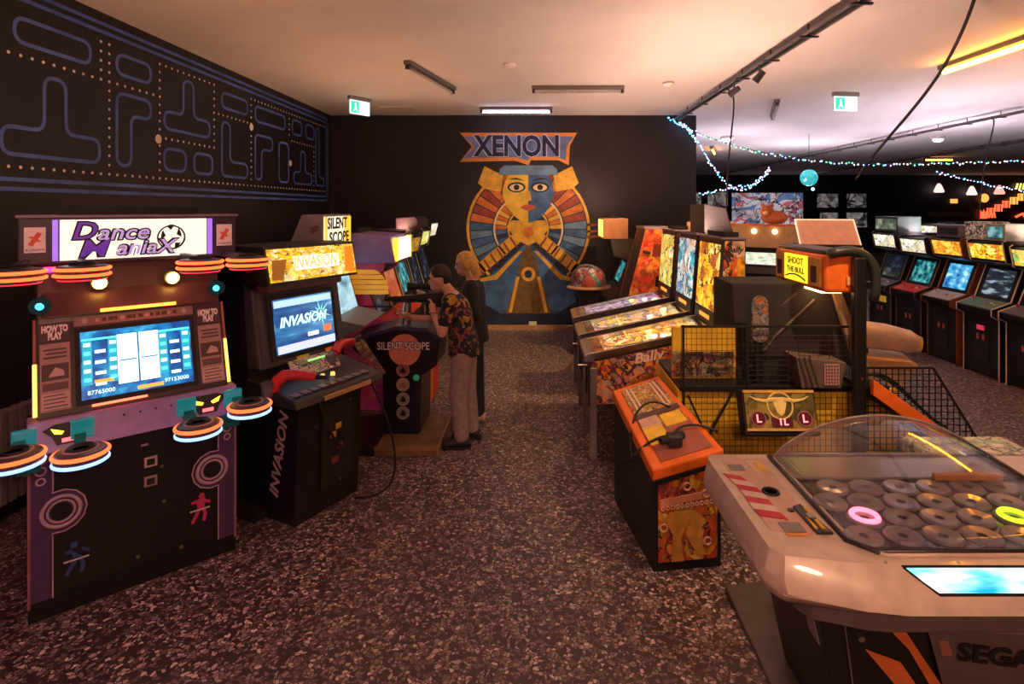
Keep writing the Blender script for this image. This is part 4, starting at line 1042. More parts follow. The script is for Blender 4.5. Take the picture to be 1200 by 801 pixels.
# ------------------------------------------------------------------ pinball machines, fronts facing -X
def pinball(name, label, y, field, trans, side, boxside, word=None, cabcol=None, x0=.45):
    t = thing(name, label, 'pinball machine', (x0, y, 0), -PI/2)
    cab = cabcol or BLACK
    hw = .285
    B().prism([(0,.46),(1.25,.50),(1.25,1.13),(0,.865)], -hw+.004, hw-.004).build('cabinet', cab, t, .006)
    for s in (-1,1):
        a,b = s*hw, s*(hw-.004)
        B().prism([(.03,.475),(1.24,.515),(1.24,1.10),(.03,.845)], min(a,b), max(a,b)).build('side_art', side, t)
        r = B().prism([(-.01,.865),(-.01,.922),(1.12,1.165),(1.12,1.105)], s*hw-.014, s*hw+.014).build('side_rail', CHROME, t, .004)
        for yy in (.04,1.19):
            B().prism([(yy-.03,0),(yy+.03,0),(yy+.03,.80 if yy<.5 else 1.0),(yy-.03,.80 if yy<.5 else 1.0)], s*(hw+.012)-.012, s*(hw+.012)+.012).build('leg', STEEL, t, .004)
        B().disc((s*hw,.12,.80), .016, 0, s*.012, 12).build('flipper_button', RED, t)
    B().prism([(-.035,.85),(-.04,.91),(.03,.935),(.06,.93),(.05,.85)], -hw-.01, hw+.01).build('lockdown_bar', CHROME, t, .006)
    # playfield under glass
    lean = .210
    pf = B().box(-hw+.03,hw-.03,0,1.04,-.02,0).build('playfield', field, t, loc=(0,.06,.900), rot=(lean,0,0))  # glow in the print stands in for light from the playfield lamps
    BP = [lamp_mat('bumper_a',(1.0,.75,.25),2.6), lamp_mat('bumper_b',(1.0,.9,.7),2.6), lamp_mat('bumper_c',(1.0,.35,.12),2.2)]
    random.seed(int(y*100))
    for k in range(5): 
        c = (random.uniform(-.18,.18), random.uniform(.45,.95), 0)
        B().lathe([(.022,0),(.026,.018),(.034,.022),(.03,.028)],12,c).build('bumper', BP[k%3], pf, smooth=True)
    for s in (-1,1):
        B().tube([(s*.13,.14,.015),(s*.03,.10,.015)], [.014,.008], 8).build('flipper', WHITE, pf, smooth=True)
        B().tube([(s*.22,.42,.02),(s*.20,.22,.02),(s*.14,.15,.02)], .006, 6).build('guide_rail', CHROME, pf)
    B().box(-hw+.03,hw-.03,-.0,.09,0,.012).build('apron', art('apron_'+name,[(.1,.05,.03),(.5,.3,.05),(.4,.08,.03)],9,.1,y,.3,.05), pf)
    B().box(-hw+.02,hw-.02,.0,1.04,.032,.034).build('cover_glass', GLASSM, pf)
    d = B().box(-.12,.12,-.012,0,.52,.78).build('coin_door', mat('coin_door_black',(0.022,0.02,0.022),.35), t, .004)
    for x in (-.04,.04): B().box(x-.015,x+.015,-.02,-.012,.62,.70).build('coin_slot', STEEL, d)
    B().cone((.2,-.09,.80),(.2,0,.80),.010,seg=8).build('plunger', CHROME, t)
    # backbox
    BB = [(1.10,1.13),(1.36,1.13),(1.36,1.93),(1.16,1.93)]
    B().prism(BB, -.345, .345).build('backbox', cab, t, .006)
    for s in (-1,1):
        q = B().prism([(1.125,1.15),(1.35,1.15),(1.35,1.915),(1.175,1.915)], min(s*.345,s*.350), max(s*.345,s*.350)).build('backbox_side_art', boxside, t)
        B().prism([(1.11,1.13),(1.125,1.13),(1.178,1.93),(1.163,1.93)], min(s*.345,s*.352), max(s*.345,s*.352)).build('backbox_edge', DARK, t)
    bl = math.atan2(.06,.80)
    n = Vector((0,-math.cos(bl),math.sin(bl)))
    panel('translite', trans, t, .62, .60, .008, Vector((0,1.135,1.58))+n*.004, bl)
    panel('display_panel', mat('display_black',(0.02,0.015,0.02),.3), t, .62, .13, .008, Vector((0,1.107,1.21))+n*.004, bl)
    panel('score_display', lamp_mat('score_orange',(1.0,.35,.05),1.2), t, .3, .035, .004, Vector((0,1.107,1.21))+n*.010, bl)
    B().box(-.355,.355,1.15,1.37,1.928,1.945).build('backbox_cap', mat('cap_lilac',(0.28,0.2,0.27),.4), t, .004)
    B().prism([(1.0,1.06),(1.16,1.06),(1.16,1.15),(1.08,1.15)], -.26, .26).build('neck', BLACK, t)
    if word:
        ux = Vector((0,1,.2)).normalized(); nn = Vector((1,0,0)); uy = nn.cross(ux)
        rr = Matrix((ux,uy,nn)).transposed().to_euler()
        text(word, .12, mat('word_cream',(0.8,.6,.45),.5), t, (hw+.003,.52,.895), rot=rr, shear=.3, bold=.003, w=.28, ext=.001)
        ux = Vector((0,1,0)); uy = nn.cross(ux)
        text(word, .07, INK, t, (.351,1.26,1.84), rot=Matrix((ux,uy,nn)).transposed().to_euler(), shear=.3, bold=.002, w=.15, ext=.001)
    return t
f1 = art('field_amber', [(1,.55,.05),(1,.75,.2),(.9,.35,.05),(1,.85,.5),(.6,.12,.04),(.95,.6,.1)], 5.5, 1.5, 1, .6, .05)
f2 = art('field_gold', [(1,.6,.08),(.9,.7,.3),(.35,.3,.32),(1,.8,.4),(.95,.5,.1),(.8,.65,.7)], 5.5, 1.3, 4, .6, .05)
f3 = art('field_silver', [(.65,.68,.95),(.35,.35,.7),(.85,.8,.9),(.2,.2,.4),(.7,.5,.8)], 6, 1.1, 7, .6, .05)
t1 = art('trans_amber', [(1,.5,.02),(1,.68,.06),(1,.4,.02),(1,.78,.2),(.45,.12,.02)], 5, 1.3, 2, .7, .05)
t2 = art('trans_teal', [(.05,.45,.55),(.75,.85,.8),(.1,.3,.45),(.9,.6,.4),(.85,.9,.85)], 5, 1.15, 5, .7, .05)
t3 = art('trans_lime', [(.9,.75,.1),(.6,.75,.2),(.95,.6,.1),(.9,.85,.5)], 5, 1.15, 8, .7, .05)
sd1 = art('side_comic', [(.62,.12,.02),(.75,.42,.03),(.10,.04,.07),(.7,.25,.1),(.5,.3,.22),(.22,.05,.09),(.8,.25,.03)], 6.5, .05, 3, .8, .055)
sd2 = art('side_dusk', [(.1,.05,.1),(.2,.08,.05),(.3,.12,.05)], 7, 0, 5, .6, .05)
bs1 = art('box_amber', [(.85,.45,.03),(.9,.55,.05),(.85,.42,.03),(.75,.12,.03),(.05,.02,.03),(.75,.45,.3)], 5, .12, 6, .7, .03)
pinball('pinball_machine','nearest pinball machine with amber playfield and yellow comic art on backbox', 5.29, f1, t1, sd1, bs1, 'Bally', mat('cab_maroon',(0.05,.012,.015),.4))
pinball('pinball_machine','second pinball machine with teal backglass and gold playfield', 6.08, f2, t2, sd2, sd2)
pinball('pinball_machine','third pinball machine with silvery blue playfield', 6.98, f3, t3, sd2, sd2)

# game with red side art behind the pinballs
def red_side():
    t = thing('red_art_cabinet','slanted cabinet with flaming red and orange side art behind the pinballs','arcade machine',(1.30,8.0,0),-PI/2)
    A = art('flame_side', [(.72,.05,.02),(.8,.12,.02),(.75,.07,.02),(.9,.25,.03),(.55,.03,.03)], 4.5, .3, 2, .9, .0)
    P = [(-.1,0),(-.1,.9),(.16,1.92),(.52,1.92),(.52,0)]
    B().prism(P, -.30,.30).build('body', BLACK, t)
    for s in (-1,1): B().prism(P, min(s*.30,s*.325), max(s*.30,s*.325)).build('side_panel', A, t)
    B().hexa([(-.3,-.005,1.25),(.3,-.005,1.25),(.3,.02,1.25),(-.3,.02,1.25),(-.3,.15,1.88),(.3,.15,1.88),(.3,.17,1.88),(-.3,.17,1.88)]).build('lit_front', glow('flame_front',[(1,.7,.1),(1,.85,.4),(.9,.5,.2)],1.0,6), t)
    B().prism([(.14,1.92),(.53,1.92),(.53,1.95),(.14,1.95)], -.33,.33).build('top_cap', mat('cap_lilac',(0.28,0.2,0.27),.4), t)
    m = B(); m.tube([(.34,.12,1.62),(.34,.22,1.60)],.02,6); m.build('side_mark', INK, t)
    B().prism([(.28,1.15),(.50,1.10),(.52,1.28),(.40,1.34),(.30,1.28)], .325,.332).build('dark_figure', INK, t)
    B().prism([(.24,1.55),(.48,1.55),(.47,1.72),(.27,1.72)], .325,.33).build('lettering_patch', mat('patch_dark',(.2,.03,.02),.5), t)
red_side()
def hood_cab():
    t = upright('amber_hood_cabinet','narrow dark cabinet with jutting amber lit hood near the back wall',(1.06,9.25,0),-PI/2,.62,.5,1.72,mat('side_olive',(0.07,.08,.06),.5),BLACK,None,s_teal,DARK,None)
    B().box(-.33,.33,-.03,.36,1.72,2.04).build('hood', mat('hood_tan',(0.55,0.22,0.09),.45,emis=(.6,.2,.06),es=.12), t, .008)
    B().box(-.31,.31,-.04,-.03,1.75,2.02).build('hood_light', lamp_mat('hood_amber',(1.0,.72,.12),1.8), t)
hood_cab()
def control_sculpt():
    t = thing('figure_ride','red and teal toy-like game head standing behind the pinball row','arcade machine',(.78,8.7,0),-.3)
    B().lathe([(.28,0),(.30,.05),(.16,.25),(.14,.8),(.22,1.0)],18).build('pedestal', DARK, t, smooth=True)
    B().ball((0,0,1.12),(.26,.24,.22),18,12).build('shell', art('toy_shell',[(.45,.08,.06),(.05,.3,.25),(.6,.5,.48),(.35,.1,.1)],6,.08,2,.5,.05), t, smooth='all')
    B().tube(bez([(-.24,-.1,1.0),(-.3,-.1,1.3),(0,-.1,1.45),(.18,-.1,1.25)],10),.018,8).build('handle', STEEL, t, smooth='all')
    B().lathe([(.3,.98),(.34,1.0),(.3,1.02)],18).build('brim', mat('tan_brim',(.4,.22,.1),.5), t, smooth=True)
control_sculpt()
o = B().slab([(0,0),(.05,0),(.23,.40),(.18,.40)],0,.05).build('leaning_board', mat('pale_stick',(0.55,.36,.22),.5), None, .004, loc=(.37,7.6,0)); tag(o,'pale short board leaning beside front of the third pinball','board')

# ------------------------------------------------------------------ orange console with comic front
def console():
    t = thing('orange_console','orange topped gun console with red and amber comic front','game console',(0,0,0))
    bt = [(.70,3.44),(1.13,3.50),(.94,4.45),(.58,4.30)]
    zt = [.60,.70,.87,.80]
    lo = [(x,y,0) for x,y in bt]; hi = [(x,y,z-.05) for (x,y),z in zip(bt,zt)]
    B().hexa(lo+hi).build('body', BLACK, t, .006)
    cx = sum(p[0] for p in bt)/4; cy = sum(p[1] for p in bt)/4
    ex = [(cx+(x-cx)*1.05, cy+(y-cy)*1.02) for x,y in bt]
    B().hexa([(x,y,z-.05) for (x,y),z in zip(ex,zt)]+[(x,y,z+.02) for (x,y),z in zip(ex,zt)]).build('orange_top', ORANGE, t, .010)
    lerp = lambda u,v,dz: tuple(Vector((ex[0][0],ex[0][1],zt[0]))*(1-u)*(1-v)+Vector((ex[1][0],ex[1][1],zt[1]))*u*(1-v)+Vector((ex[2][0],ex[2][1],zt[2]))*u*v+Vector((ex[3][0],ex[3][1],zt[3]))*(1-u)*v+Vector((0,0,dz)))
    def patch(name,m,u0,u1,v0,v1,dz=.02,th=.006,par=None):
        q=[(u0,v0),(u1,v0),(u1,v1),(u0,v1)]
        return B().hexa([lerp(u,v,dz) for u,v in q]+[lerp(u,v,dz+th) for u,v in q]).build(name,m,par or t)
    patch('print_area', mat('print_rose',(0.35,0.10,0.07),.5), .16,.90,.05,.40)
    patch('print_area', art('console_print',[(.75,.42,.03),(.6,.3,.05),(.5,.12,.04),(.7,.5,.15),(.3,.15,.08)],14,.05,2,.5,.05), .14,.88,.42,.95)
    patch('print_card', YELLOW, .14,.45,.22,.42,.027,.004); patch('print_card', YELLOW, .50,.85,.36,.50,.027,.004); patch('print_card', mat('card_pink',(0.6,.35,.28),.5), .15,.46,.40,.52,.027,.004)
    for u in (.22,.30,.70,.78): patch('print_stripe', mat('stripe_cream',(0.75,.55,.4),.5), u,u+.035,.60,.93,.027,.004)
    patch('print_bar', mat('bar_dark',(0.1,.04,.04),.5), .12,.9,.52,.58,.027,.004)
    # front art board at the near face
    a,b = Vector((bt[0][0],bt[0][1],0)), Vector((bt[1][0],bt[1][1],0))
    e = (b-a).normalized(); n = Vector((e.y,-e.x,0))
    rz = math.atan2(e.y,e.x)
    W = (b-a).length
    FA = art('console_front',[(.62,.10,.02),(.75,.26,.02),(.5,.06,.02),(.8,.40,.05),(.65,.16,.03),(.3,.04,.05)],5.5,.06,5,.9,.035,(1,1,.8))
    fb = B().slab([(.03,.06),(W-.03,.06),(W-.03,.615),(.03,.525)], -.008, 0).build('front_art', FA, t, loc=tuple(a), rot=(0,0,rz))
    TAN = mat('fig_ochre',(0.72,0.36,0.06),.45,var=.25,scale=12)
    B().slab([(.10,.36),(.26,.36),(.33,.30),(.28,.22),(.33,.09),(.28,.08),(.20,.22),(.21,.29),(.17,.20),(.19,.06),(.11,.06),(.12,.22),(.07,.32)], -.012,-.008).build('figure_print', TAN, fb)
    B().slab([(.04,.395),(W-.05,.44),(W-.05,.48),(.04,.44)], -.012,-.008).build('banner_print', mat('banner_pink',(0.75,.32,.2),.5), fb)
    m = B()
    for k in range(11): m.torus((.055+k*.031,-.012,.385+k*.0025),.011,.004,10,5,1)
    m.build('lettering_row', mat('lettering_pale',(0.75,.45,.3),.5), fb)
    for x,z in ((.21,.51),(.33,.46),(.06,.27),(.34,.17)):
        B().torus((x,-.012,z),.022,.006,16,6,1).build('round_mark', mat('mark_gold',(.7,.45,.3),.4), fb)
    B().slab([(.02,.53),(W-.02,.62),(W-.02,.645),(.02,.56)], -.012,.0).build('dark_trim', RUBBER, t, loc=tuple(a), rot=(0,0,rz))
    # toy gun resting on it
    g = thing('toy_pistol','black toy pistol with cable lying on the orange console','toy gun',(0,0,0))
    p = Vector(lerp(.45,.16,.045))
    B().tube([p+Vector((-.10,-.04,.02)),p+Vector((.02,.02,.03)),p+Vector((.06,.04,.03))],[.022,.03,.026],8).build('frame', RUBBER, g, smooth=True)
    B().box(-.05,.04,-.04,.05,0,.07).build('holster', DARK, g, .01, loc=tuple(p+Vector((0,0,-.02))))
    q = [Vector(lerp(u,v,h)) for u,v,h in ((.5,.2,.06),(.2,.3,.05),(-.1,.2,.02),(-.25,.3,-.1))]
    B().tube(bez(q,10),.009,6).build('cable', CABLE, g, smooth='all')
    q = [Vector(lerp(u,v,h)) for u,v,h in ((.45,.2,.06),(.7,.34,.07),(1.0,.22,.05),(1.15,.2,.0))]
    B().tube(bez(q,10),.009,6).build('cable', CABLE, g, smooth='all')
    q = [Vector(lerp(u,v,h)) for u,v,h in ((.75,.55,.03),(.4,.75,.09),(.1,.6,.05),(-.08,.45,.0),(-.1,.3,-.1))]
    B().tube(bez(q,12),.008,6).build('cable', CABLE, g, smooth='all')
console()

# ------------------------------------------------------------------ caged ball game
def wire_grid(name, parent, origin, u, v, nu, nv, r=.0028, clip=None, m=None):
    # wires spanning vectors u and v; clip(fu) gives the top fraction at fu
    o = Vector(origin); u = Vector(u); v = Vector(v); w = B()
    for i in range(nu+1):
        f = i/nu; top = clip(f) if clip else 1.0
        if top > .02: w.bar(o+u*f, o+u*f+v*top, r*2)
    for j in range(nv+1):
        g = j/nv
        f1 = 1.0
        if clip:
            k = 200; f1 = 0
            for q in range(k+1):
                if clip(q/k) >= g: f1 = q/k
        if f1 > 0.02: w.bar(o+v*g, o+v*g+u*f1, r*2)
    return w.build(name, m or CABLE, parent)
def cage_game():
    t = thing('cage_ball_game','yellow sided ball game in a black wire cage with orange header','arcade machine',(0,0,0))
    YP = mat('cage_yellow',(0.90,0.50,0.04),.5,var=.3,scale=4)
    Y0 = 4.15
    B().box(1.02,2.62,Y0,5.0-.12,.05,.88).build('lower_cabinet', YP, t, .006)
    B().box(1.03,2.55,Y0-.03,4.86,.875,.915).build('ledge', BLACK, t, .004)
    B().box(1.05,2.62,Y0-.01,Y0+.01,.0,.08).build('plinth', RUBBER, t)
    # rear yellow art wall
    B().box(1.02,1.50,4.30,4.34,.915,1.30).build('art_wall', YP, t, .003)
    B().box(1.02,1.48,4.293,4.30,.93,1.12).build('art_print', art('cage_print',[(.5,.12,.05),(.12,.08,.06),(.3,.22,.12),(.6,.3,.08),(.25,.1,.15),(.4,.35,.2)],8,.03,4,.7,.06), t)
    # dark hood behind
    HM = mat('hood_fabric',(0.012,0.009,0.009),.8)
    B().prism([(4.28,.915),(4.86,.915),(4.86,1.62),(4.40,1.62)], 1.50, 2.30).build('hood', HM, t, .01)
    for a,b in (((1.55,4.36,1.20),(2.0,4.39,1.55)),((1.78,4.30,1.22),(2.12,4.36,1.50)),((1.78,4.29,1.22),(1.60,4.28,1.0))): B().tube([a,b],.010,6).build('hood_seam', mat('seam_brown',(0.10,.07,.06),.6), t)
    # header, facing -X, receding to the left
    B().box(2.03,2.28,4.02,4.86,1.60,1.87).build('header_box', ORANGE, t, .03, seg=3)
    for n,y0,y1,m in (('header_end_panel',4.66,4.82,mat('panel_brown',(0.30,0.10,0.02),.4,emis=(.5,.16,.02),es=.25)),('header_panel',4.26,4.65,lamp_mat('header_yellow',(1.0,.76,.03),1.25)),('header_end_panel',4.07,4.25,mat('panel_brown',(0.30,0.10,0.02),.4,emis=(.5,.16,.02),es=.25))):
        q = B().box(2.018,2.032,y0,y1,1.635,1.84).build(n, m, t)
        if n=='header_panel':
            rr = Matrix((Vector((0,-1,0)),Vector((0,0,1)),Vector((-1,0,0)))).transposed().to_euler()
            text('SHOOT', .07, INK, q, (2.016,4.455,1.79), rot=rr, w=.26, ext=.001, bold=.001)
            text('THE BULL', .06, INK, q, (2.016,4.455,1.72), rot=rr, w=.30, ext=.001, bold=.001) 
            B().tube(bez([(2.016,4.62,1.66),(2.016,4.5,1.70),(2.016,4.38,1.69),(2.016,4.29,1.655)],10),.006,5).build('swoosh', INK, q)
        else:
            B().box(2.014,2.018,(y0+y1)/2-.04,(y0+y1)/2+.04,1.66,1.78).build('panel_figure', mat('fig_dark',(.1,.03,.02),.5), q)
    B().box(2.05,2.27,4.05,4.84,1.87,1.90).build('header_top', mat('top_dark',(0.05,.035,.04),.5), t, .01)
    B().box(2.18,2.27,4.005,4.02,1.66,1.72).build('header_label', mat('label_amber',(0.8,.4,.15),.4), t)
    B().box(2.06,2.20,4.12,4.78,1.585,1.60).build('header_underlight', lamp_mat('under_warm',(1.0,.55,.22),9), t)  # added glowing strip that brightens the yellow cage
    # frame posts
    for x,y,top in ((2.25,3.98,1.86),(2.25,4.90,1.86)):
        B().box(x-.045,x+.04,y-.03,y+.03,.02,top).build('post', mat('post_black',(0.014,.012,.014),.35), t, .012)
    B().tube(bez([(2.05,3.99,1.88),(2.28,3.99,1.95),(2.42,3.99,1.85),(2.36,4.0,1.55)],14),.035,10).build('bent_pipe', mat('pipe_dark',(0.03,.035,.03),.35), t, smooth='all')
    B().disc((2.25,3.95,1.02), .012, 1, -.008, 10).build('post_bolt', CHROME, t)
    # paddle shaped plaque hanging on left post
    B().box(1.60,1.66,4.18,4.22,.55,1.30).build('inner_post', mat('post_black',(0.014,.012,.014),.35), t, .006)
    pl = [(1.63+.06*math.cos(a), (1.50 if math.sin(a)>0 else 1.28)+.06*math.sin(a)) for a in [2*PI*i/20 for i in range(20)]]
    q = B().slab(pl, 4.16, 4.18).build('plaque', art('plaque_print',[(.35,.32,.3),(.2,.19,.2),(.5,.2,.08),(.3,.28,.26)],18,.03,3,.4,.05), t)
    # scoreboard with horned skull
    sb = B().box(-.25,.25,-.06,.06,-.15,.15).build('scoreboard', RUBBER, t, .012, loc=(1.64,3.90,.80), rot=(-.35,0,0))
    B().box(-.235,.235,-.068,-.06,-.10,.14).build('score_face', art('score_face',[(.30,.22,.04),(.12,.10,.03),(.05,.04,.03),(.4,.28,.06)],6,.05,2,.3,.0), sb)
    B().box(-.24,.24,-.075,-.06,.128,.145).build('face_border', mat('border_gold',(0.7,.42,.08),.4), sb); B().box(-.24,.24,-.075,-.06,-.115,-.10).build('face_border', mat('border_gold',(0.7,.42,.08),.4), sb)
    BONE = mat('bone_print',(0.8,.58,.2),.5,emis=(.6,.4,.1),es=.15)
    B().slab([(-.03,.10),(.03,.10),(.045,.06),(.025,.0),(.0,-.02),(-.025,.0),(-.045,.06)],-.074,-.068).build('skull', BONE, sb)
    for s in (-1,1):
        B().tube([(s*.03,-.072,.085),(s*.10,-.072,.075),(s*.16,-.072,.085),(s*.20,-.072,.105)],[.014,.011,.008,.003],6).build('horn', BONE, sb)
        B().torus((s*.155,-.07,-.04),.048,.005,20,6,1).build('score_ring', mat('ring_rose',(0.4,.15,.2),.4), sb)
        B().disc((s*.155,-.068,-.04),.042,1,-.003,20).build('score_disc', mat('disc_wine',(0.12,.01,.03),.4), sb)
        text('L', .07, lamp_mat('digit_rose',(1.0,.35,.4),1.2), sb, (s*.155,-.073,-.04), bold=.002, ext=.001)
    B().torus((0,-.07,.045),.085,.006,24,6,1).build('skull_ring', BONE, sb)
    B().box(-.07,.07,-.074,-.066,-.09,-.03).build('score_window', mat('disc_wine',(0.12,.01,.03),.4), sb)
    text('IL', .06, lamp_mat('digit_rose',(1.0,.35,.4),1.2), sb, (.01,-.076,-.06), bold=.002, ext=.001, space=1.4)
    B().box(1.60,1.68,3.93,4.16,.70,.80).build('scoreboard_bracket', RUBBER, t)
    # wire mesh in front of the yellow side, and above it
    wire_grid('wire_mesh', t, (1.06,4.10,.10), (1.22,0,0), (0,0,.78), 30, 18, .0016)
    wire_grid('wire_mesh', t, (1.04,4.12,.92), (.48,0,0), (0,0,.42), 13, 10, .0015)
    wire_grid('wire_mesh', t, (1.52,4.12,.92), (.74,0,0), (0,0,.36), 10, 10, .002, None, mat('wire_faint',(.05,.035,.04),.4))
    for a,b in (((1.05,4.10,.08),(1.05,4.10,1.36)),((1.04,4.12,1.345),(2.25,4.12,1.345)),((1.52,4.12,.92),(1.52,4.12,1.345))): B().bar(a,b,.016).build('cage_bar', CABLE, t)
    # triangular opening in the lower mesh: slanting bars
    for a,b in (((1.08,4.085,.86),(1.22,4.085,.55)),((1.40,4.085,.88),(1.22,4.085,.55)),((1.22,4.085,.55),(1.20,4.085,.12))): B().bar(a,b,.014).build('slant_bar', CABLE, t)
    # ball ramp on the right with orange side board and mesh
    B().hexa([(2.28,3.86,.93),(3.02,3.86,.40),(3.02,3.90,.40),(2.28,3.90,.93),(2.28,3.86,1.04),(3.02,3.86,.51),(3.02,3.90,.51),(2.28,3.90,1.04)]).build('ramp_board', ORANGE, t, .004)
    B().hexa([(2.28,3.90,.92),(3.02,3.90,.39),(3.02,4.55,.39),(2.28,4.55,.92),(2.28,3.90,.95),(3.02,3.90,.42),(3.02,4.55,.42),(2.28,4.55,.95)]).build('ramp_bed', RUBBER, t)
    B().hexa([(2.28,4.55,.93),(3.02,4.55,.40),(3.02,4.59,.40),(2.28,4.59,.93),(2.28,4.55,1.02),(3.02,4.55,.49),(3.02,4.59,.49),(2.28,4.59,1.02)]).build('ramp_board', ORANGE, t, .004)
    B().box(2.5,3.0,3.95,4.5,.0,.36).build('ramp_base', BLACK, t)
    wire_grid('ramp_mesh', t, (2.28,4.0,.50), (.86,0,0), (0,0,.58), 20, 13, .003, lambda f: 1.0 if f<.58 else max(0,1-(f-.58)/.42))
    for a,b in (((2.28,4.0,1.08),(2.78,4.0,1.08)),((2.78,4.0,1.08),(3.14,4.0,.50))): B().bar(a,b,.014).build('cage_bar', CABLE, t)
    for k in range(2): B().tube(bez([(2.35,4.1,1.0),(2.6,4.15,1.02+.05*k),(2.7,4.1,.75),(2.95,4.1,.62)],10),.010,6).build('ramp_cable', CABLE, t, smooth='all')
    # tan leaning board
    B().hexa([(2.37,4.2,.95),(2.50,4.2,.92),(2.50,4.24,.92),(2.37,4.24,.95),(2.22,4.3,1.62),(2.28,4.3,1.62),(2.28,4.34,1.62),(2.22,4.34,1.62)]).build('leaning_board', mat('board_tan',(0.22,0.14,0.085),.6,var=.3,scale=20), t, .004)
    # ball return cup behind the scoreboard
    B().hexa([(1.88,4.05,.92),(2.16,4.05,.92),(2.16,4.25,.92),(1.88,4.25,.92),(1.84,4.05,1.14),(2.2,4.05,1.10),(2.2,4.25,1.10),(1.84,4.25,1.14)]).build('return_tray', mat('tray_brown',(0.13,0.09,0.075),.5), t, .004)
    for k in range(3): B().bar((1.86+.035*k,4.045,1.15),(1.92+.04*k,4.045,.93),.010).build('tray_bar', STEEL, t)
    wire_grid('tray_net', t, (2.04,4.04,.95), (.10,0,0), (0,0,.14), 5, 6, .003, None, mat('net_rose',(0.6,.35,.35),.5))
cage_game()

# ------------------------------------------------------------------ domed ring game in the right foreground
def dome_game():
    t = thing('dome_table_game','large cream table game under a clear dome with glowing rings','arcade machine',(0,0,0))
    ZT = .98
    X0, X1, Ya, Yb = .83, 2.49, 1.97, 2.82
    # shell outline seen from above, straight in front with swept corners; fo says how far each point bulges outwards
    top = [(X0+.02,Yb),(X0,Yb-.05),(X0+.005,Ya+.08),(X0+.04,Ya+.03),(1.10,Ya-.01),(1.22,Ya-.02),(2.10,Ya-.02),(2.22,Ya-.01),(X1-.04,Ya+.03),(X1,Ya+.08),(X1,Yb)]
    cxy = (1.66,2.5)
    outw = [(0,0),(-.02,0),(-.02,-.01),(-.015,-.03),(-.01,-.06),(0,-.07),(0,-.07),(.01,-.06),(.015,-.03),(.02,-.01),(0,0)]
    inw = [(.10,-.05),(.10,-.05),(.09,.05),(.09,.04),(.04,.02),(0,.02),(0,.02),(-.04,.02),(-.09,.04),(-.09,.05),(-.10,-.05)]
    row = lambda k,src: [(p[0]+k*q[0],p[1]+k*q[1]) for p,q in zip(top,src)]
    sh = B(); n = len(top)
    bot = row(1,inw)
    rows = [(top,ZT),(row(1,outw),ZT-.065),(row(1.25,outw),ZT-.115),(row(.5,outw),ZT-.15),(bot,ZT-.17)]
    vs = [(x,y,z) for r,z in rows for x,y in r]
    fs = [tuple(range(n)), tuple(range(len(vs)-1,len(vs)-n-1,-1))]
    for i in range(len(rows)-1):
        for k in range(n):
            l=(k+1)%n; fs.append((i*n+k,i*n+l,(i+1)*n+l,(i+1)*n+k))
    sh.add(vs,fs)
    sh.build('shell', CREAM, t, .012, True, seg=3)
    # lower skirt, darker
    B().plate(list(reversed([(cxy[0]+(x-cxy[0])*.95,cxy[1]+(y-cxy[1])*.93) for x,y in bot])), .70, ZT-.15).build('skirt', mat('skirt_grey',(0.14,0.11,0.10),.4), t, .01)
    # well
    WX0, WX1, WY0, WY1 = 1.13, 2.19, 2.01, 2.78
    well = [(WX0,WY1),(WX0,WY0+.07),(WX0+.07,WY0),(WX1-.07,WY0),(WX1,WY0+.07),(WX1,WY1)]
    B().plate(list(reversed(well)), ZT+.001, ZT+.006).build('playfield', mat('field_slate',(0.035,0.04,0.075),.25,coat=.5), t)  # bluish base colour imitates light falling from the display
    B().tube([(x,y,ZT+.008) for x,y in well], .010, 8, True).build('glass_trim', mat('trim_dark',(0.03,.025,.03),.3), t, smooth='all')
    B().tube([(x+(.02 if x<1.8 else -.02),y+(-.0 if y>2.5 else -.018),ZT+.006) for x,y in well], .007, 8, True).build('glass_trim', mat('trim_cream',(0.7,.6,.5),.3), t, smooth='all')
    # discs, each with a dark centre
    DISC = mat('disc_grey',(0.25,0.235,0.28),.25,coat=.6)
    k = 0
    for r in range(4):
        for c in range(8):
            x = WX0+.075+c*.146+(.073 if r%2 else 0); y = WY0+.09+r*.122
            if x > WX1-.07: continue
            d = B().lathe([(.066,0),(.067,.006),(.060,.012),(.018,.009),(.015,.004)],22,(0,0,0)).build('target_disc', DISC, t, smooth=True, loc=(x,y,ZT+.006))
            B().disc((0,0,.0045),.014,2,.003,12).build('disc_hole', RUBBER, d)
    for nm,x,y,c,e in (('ring_pink',1.278,2.222,(1.0,.18,.28),3.2),('ring_lime',1.862,2.222,(.55,1.0,.02),2.2)):
        d = B().torus((x,y,ZT+.021),.046,.010,24,8).build('lit_ring', lamp_mat(nm,c,e), t, smooth='all')
    # rear tray and score window
    B().box(WX0+.02,WX1-.02,WY1-.24,WY1-.02,ZT+.006,ZT+.02).build('rear_tray', mat('tray_grey2',(0.22,.2,.19),.25,coat=.5), t, .006)
    B().box(WX0+.05,WX1-.05,WY1-.025,WY1,ZT+.006,ZT+.03).build('rear_rim', mat('rim_violet',(0.2,.16,.2),.3), t, .006)
    B().box(1.75,2.05,2.50,2.53,ZT+.02,ZT+.05).build('tray_divider', mat('divider_amber',(0.5,.2,.05),.3), t, .008)
    # dome: arched shell over the well
    dm = B(); nu,nv = 28,10; vs=[]; fs=[]
    for i in range(nu+1):
        u = i/nu; a = PI*u
        for j in range(nv+1):
            v = j/nv
            x = WX0+.02+(WX1-WX0-.04)*u
            y = WY0+.02+(WY1-WY0-.03)*v
            hgt = .20*math.sin(a)**.7*math.sin(min(1,v*1.15)*PI/2)**.9
            vs.append((x,y,ZT+.012+hgt))
    for i in range(nu):
        for j in range(nv):
            a=i*(nv+1)+j; fs.append((a,a+1,a+nv+2,a+nv+1))
    dm.add(vs,fs)
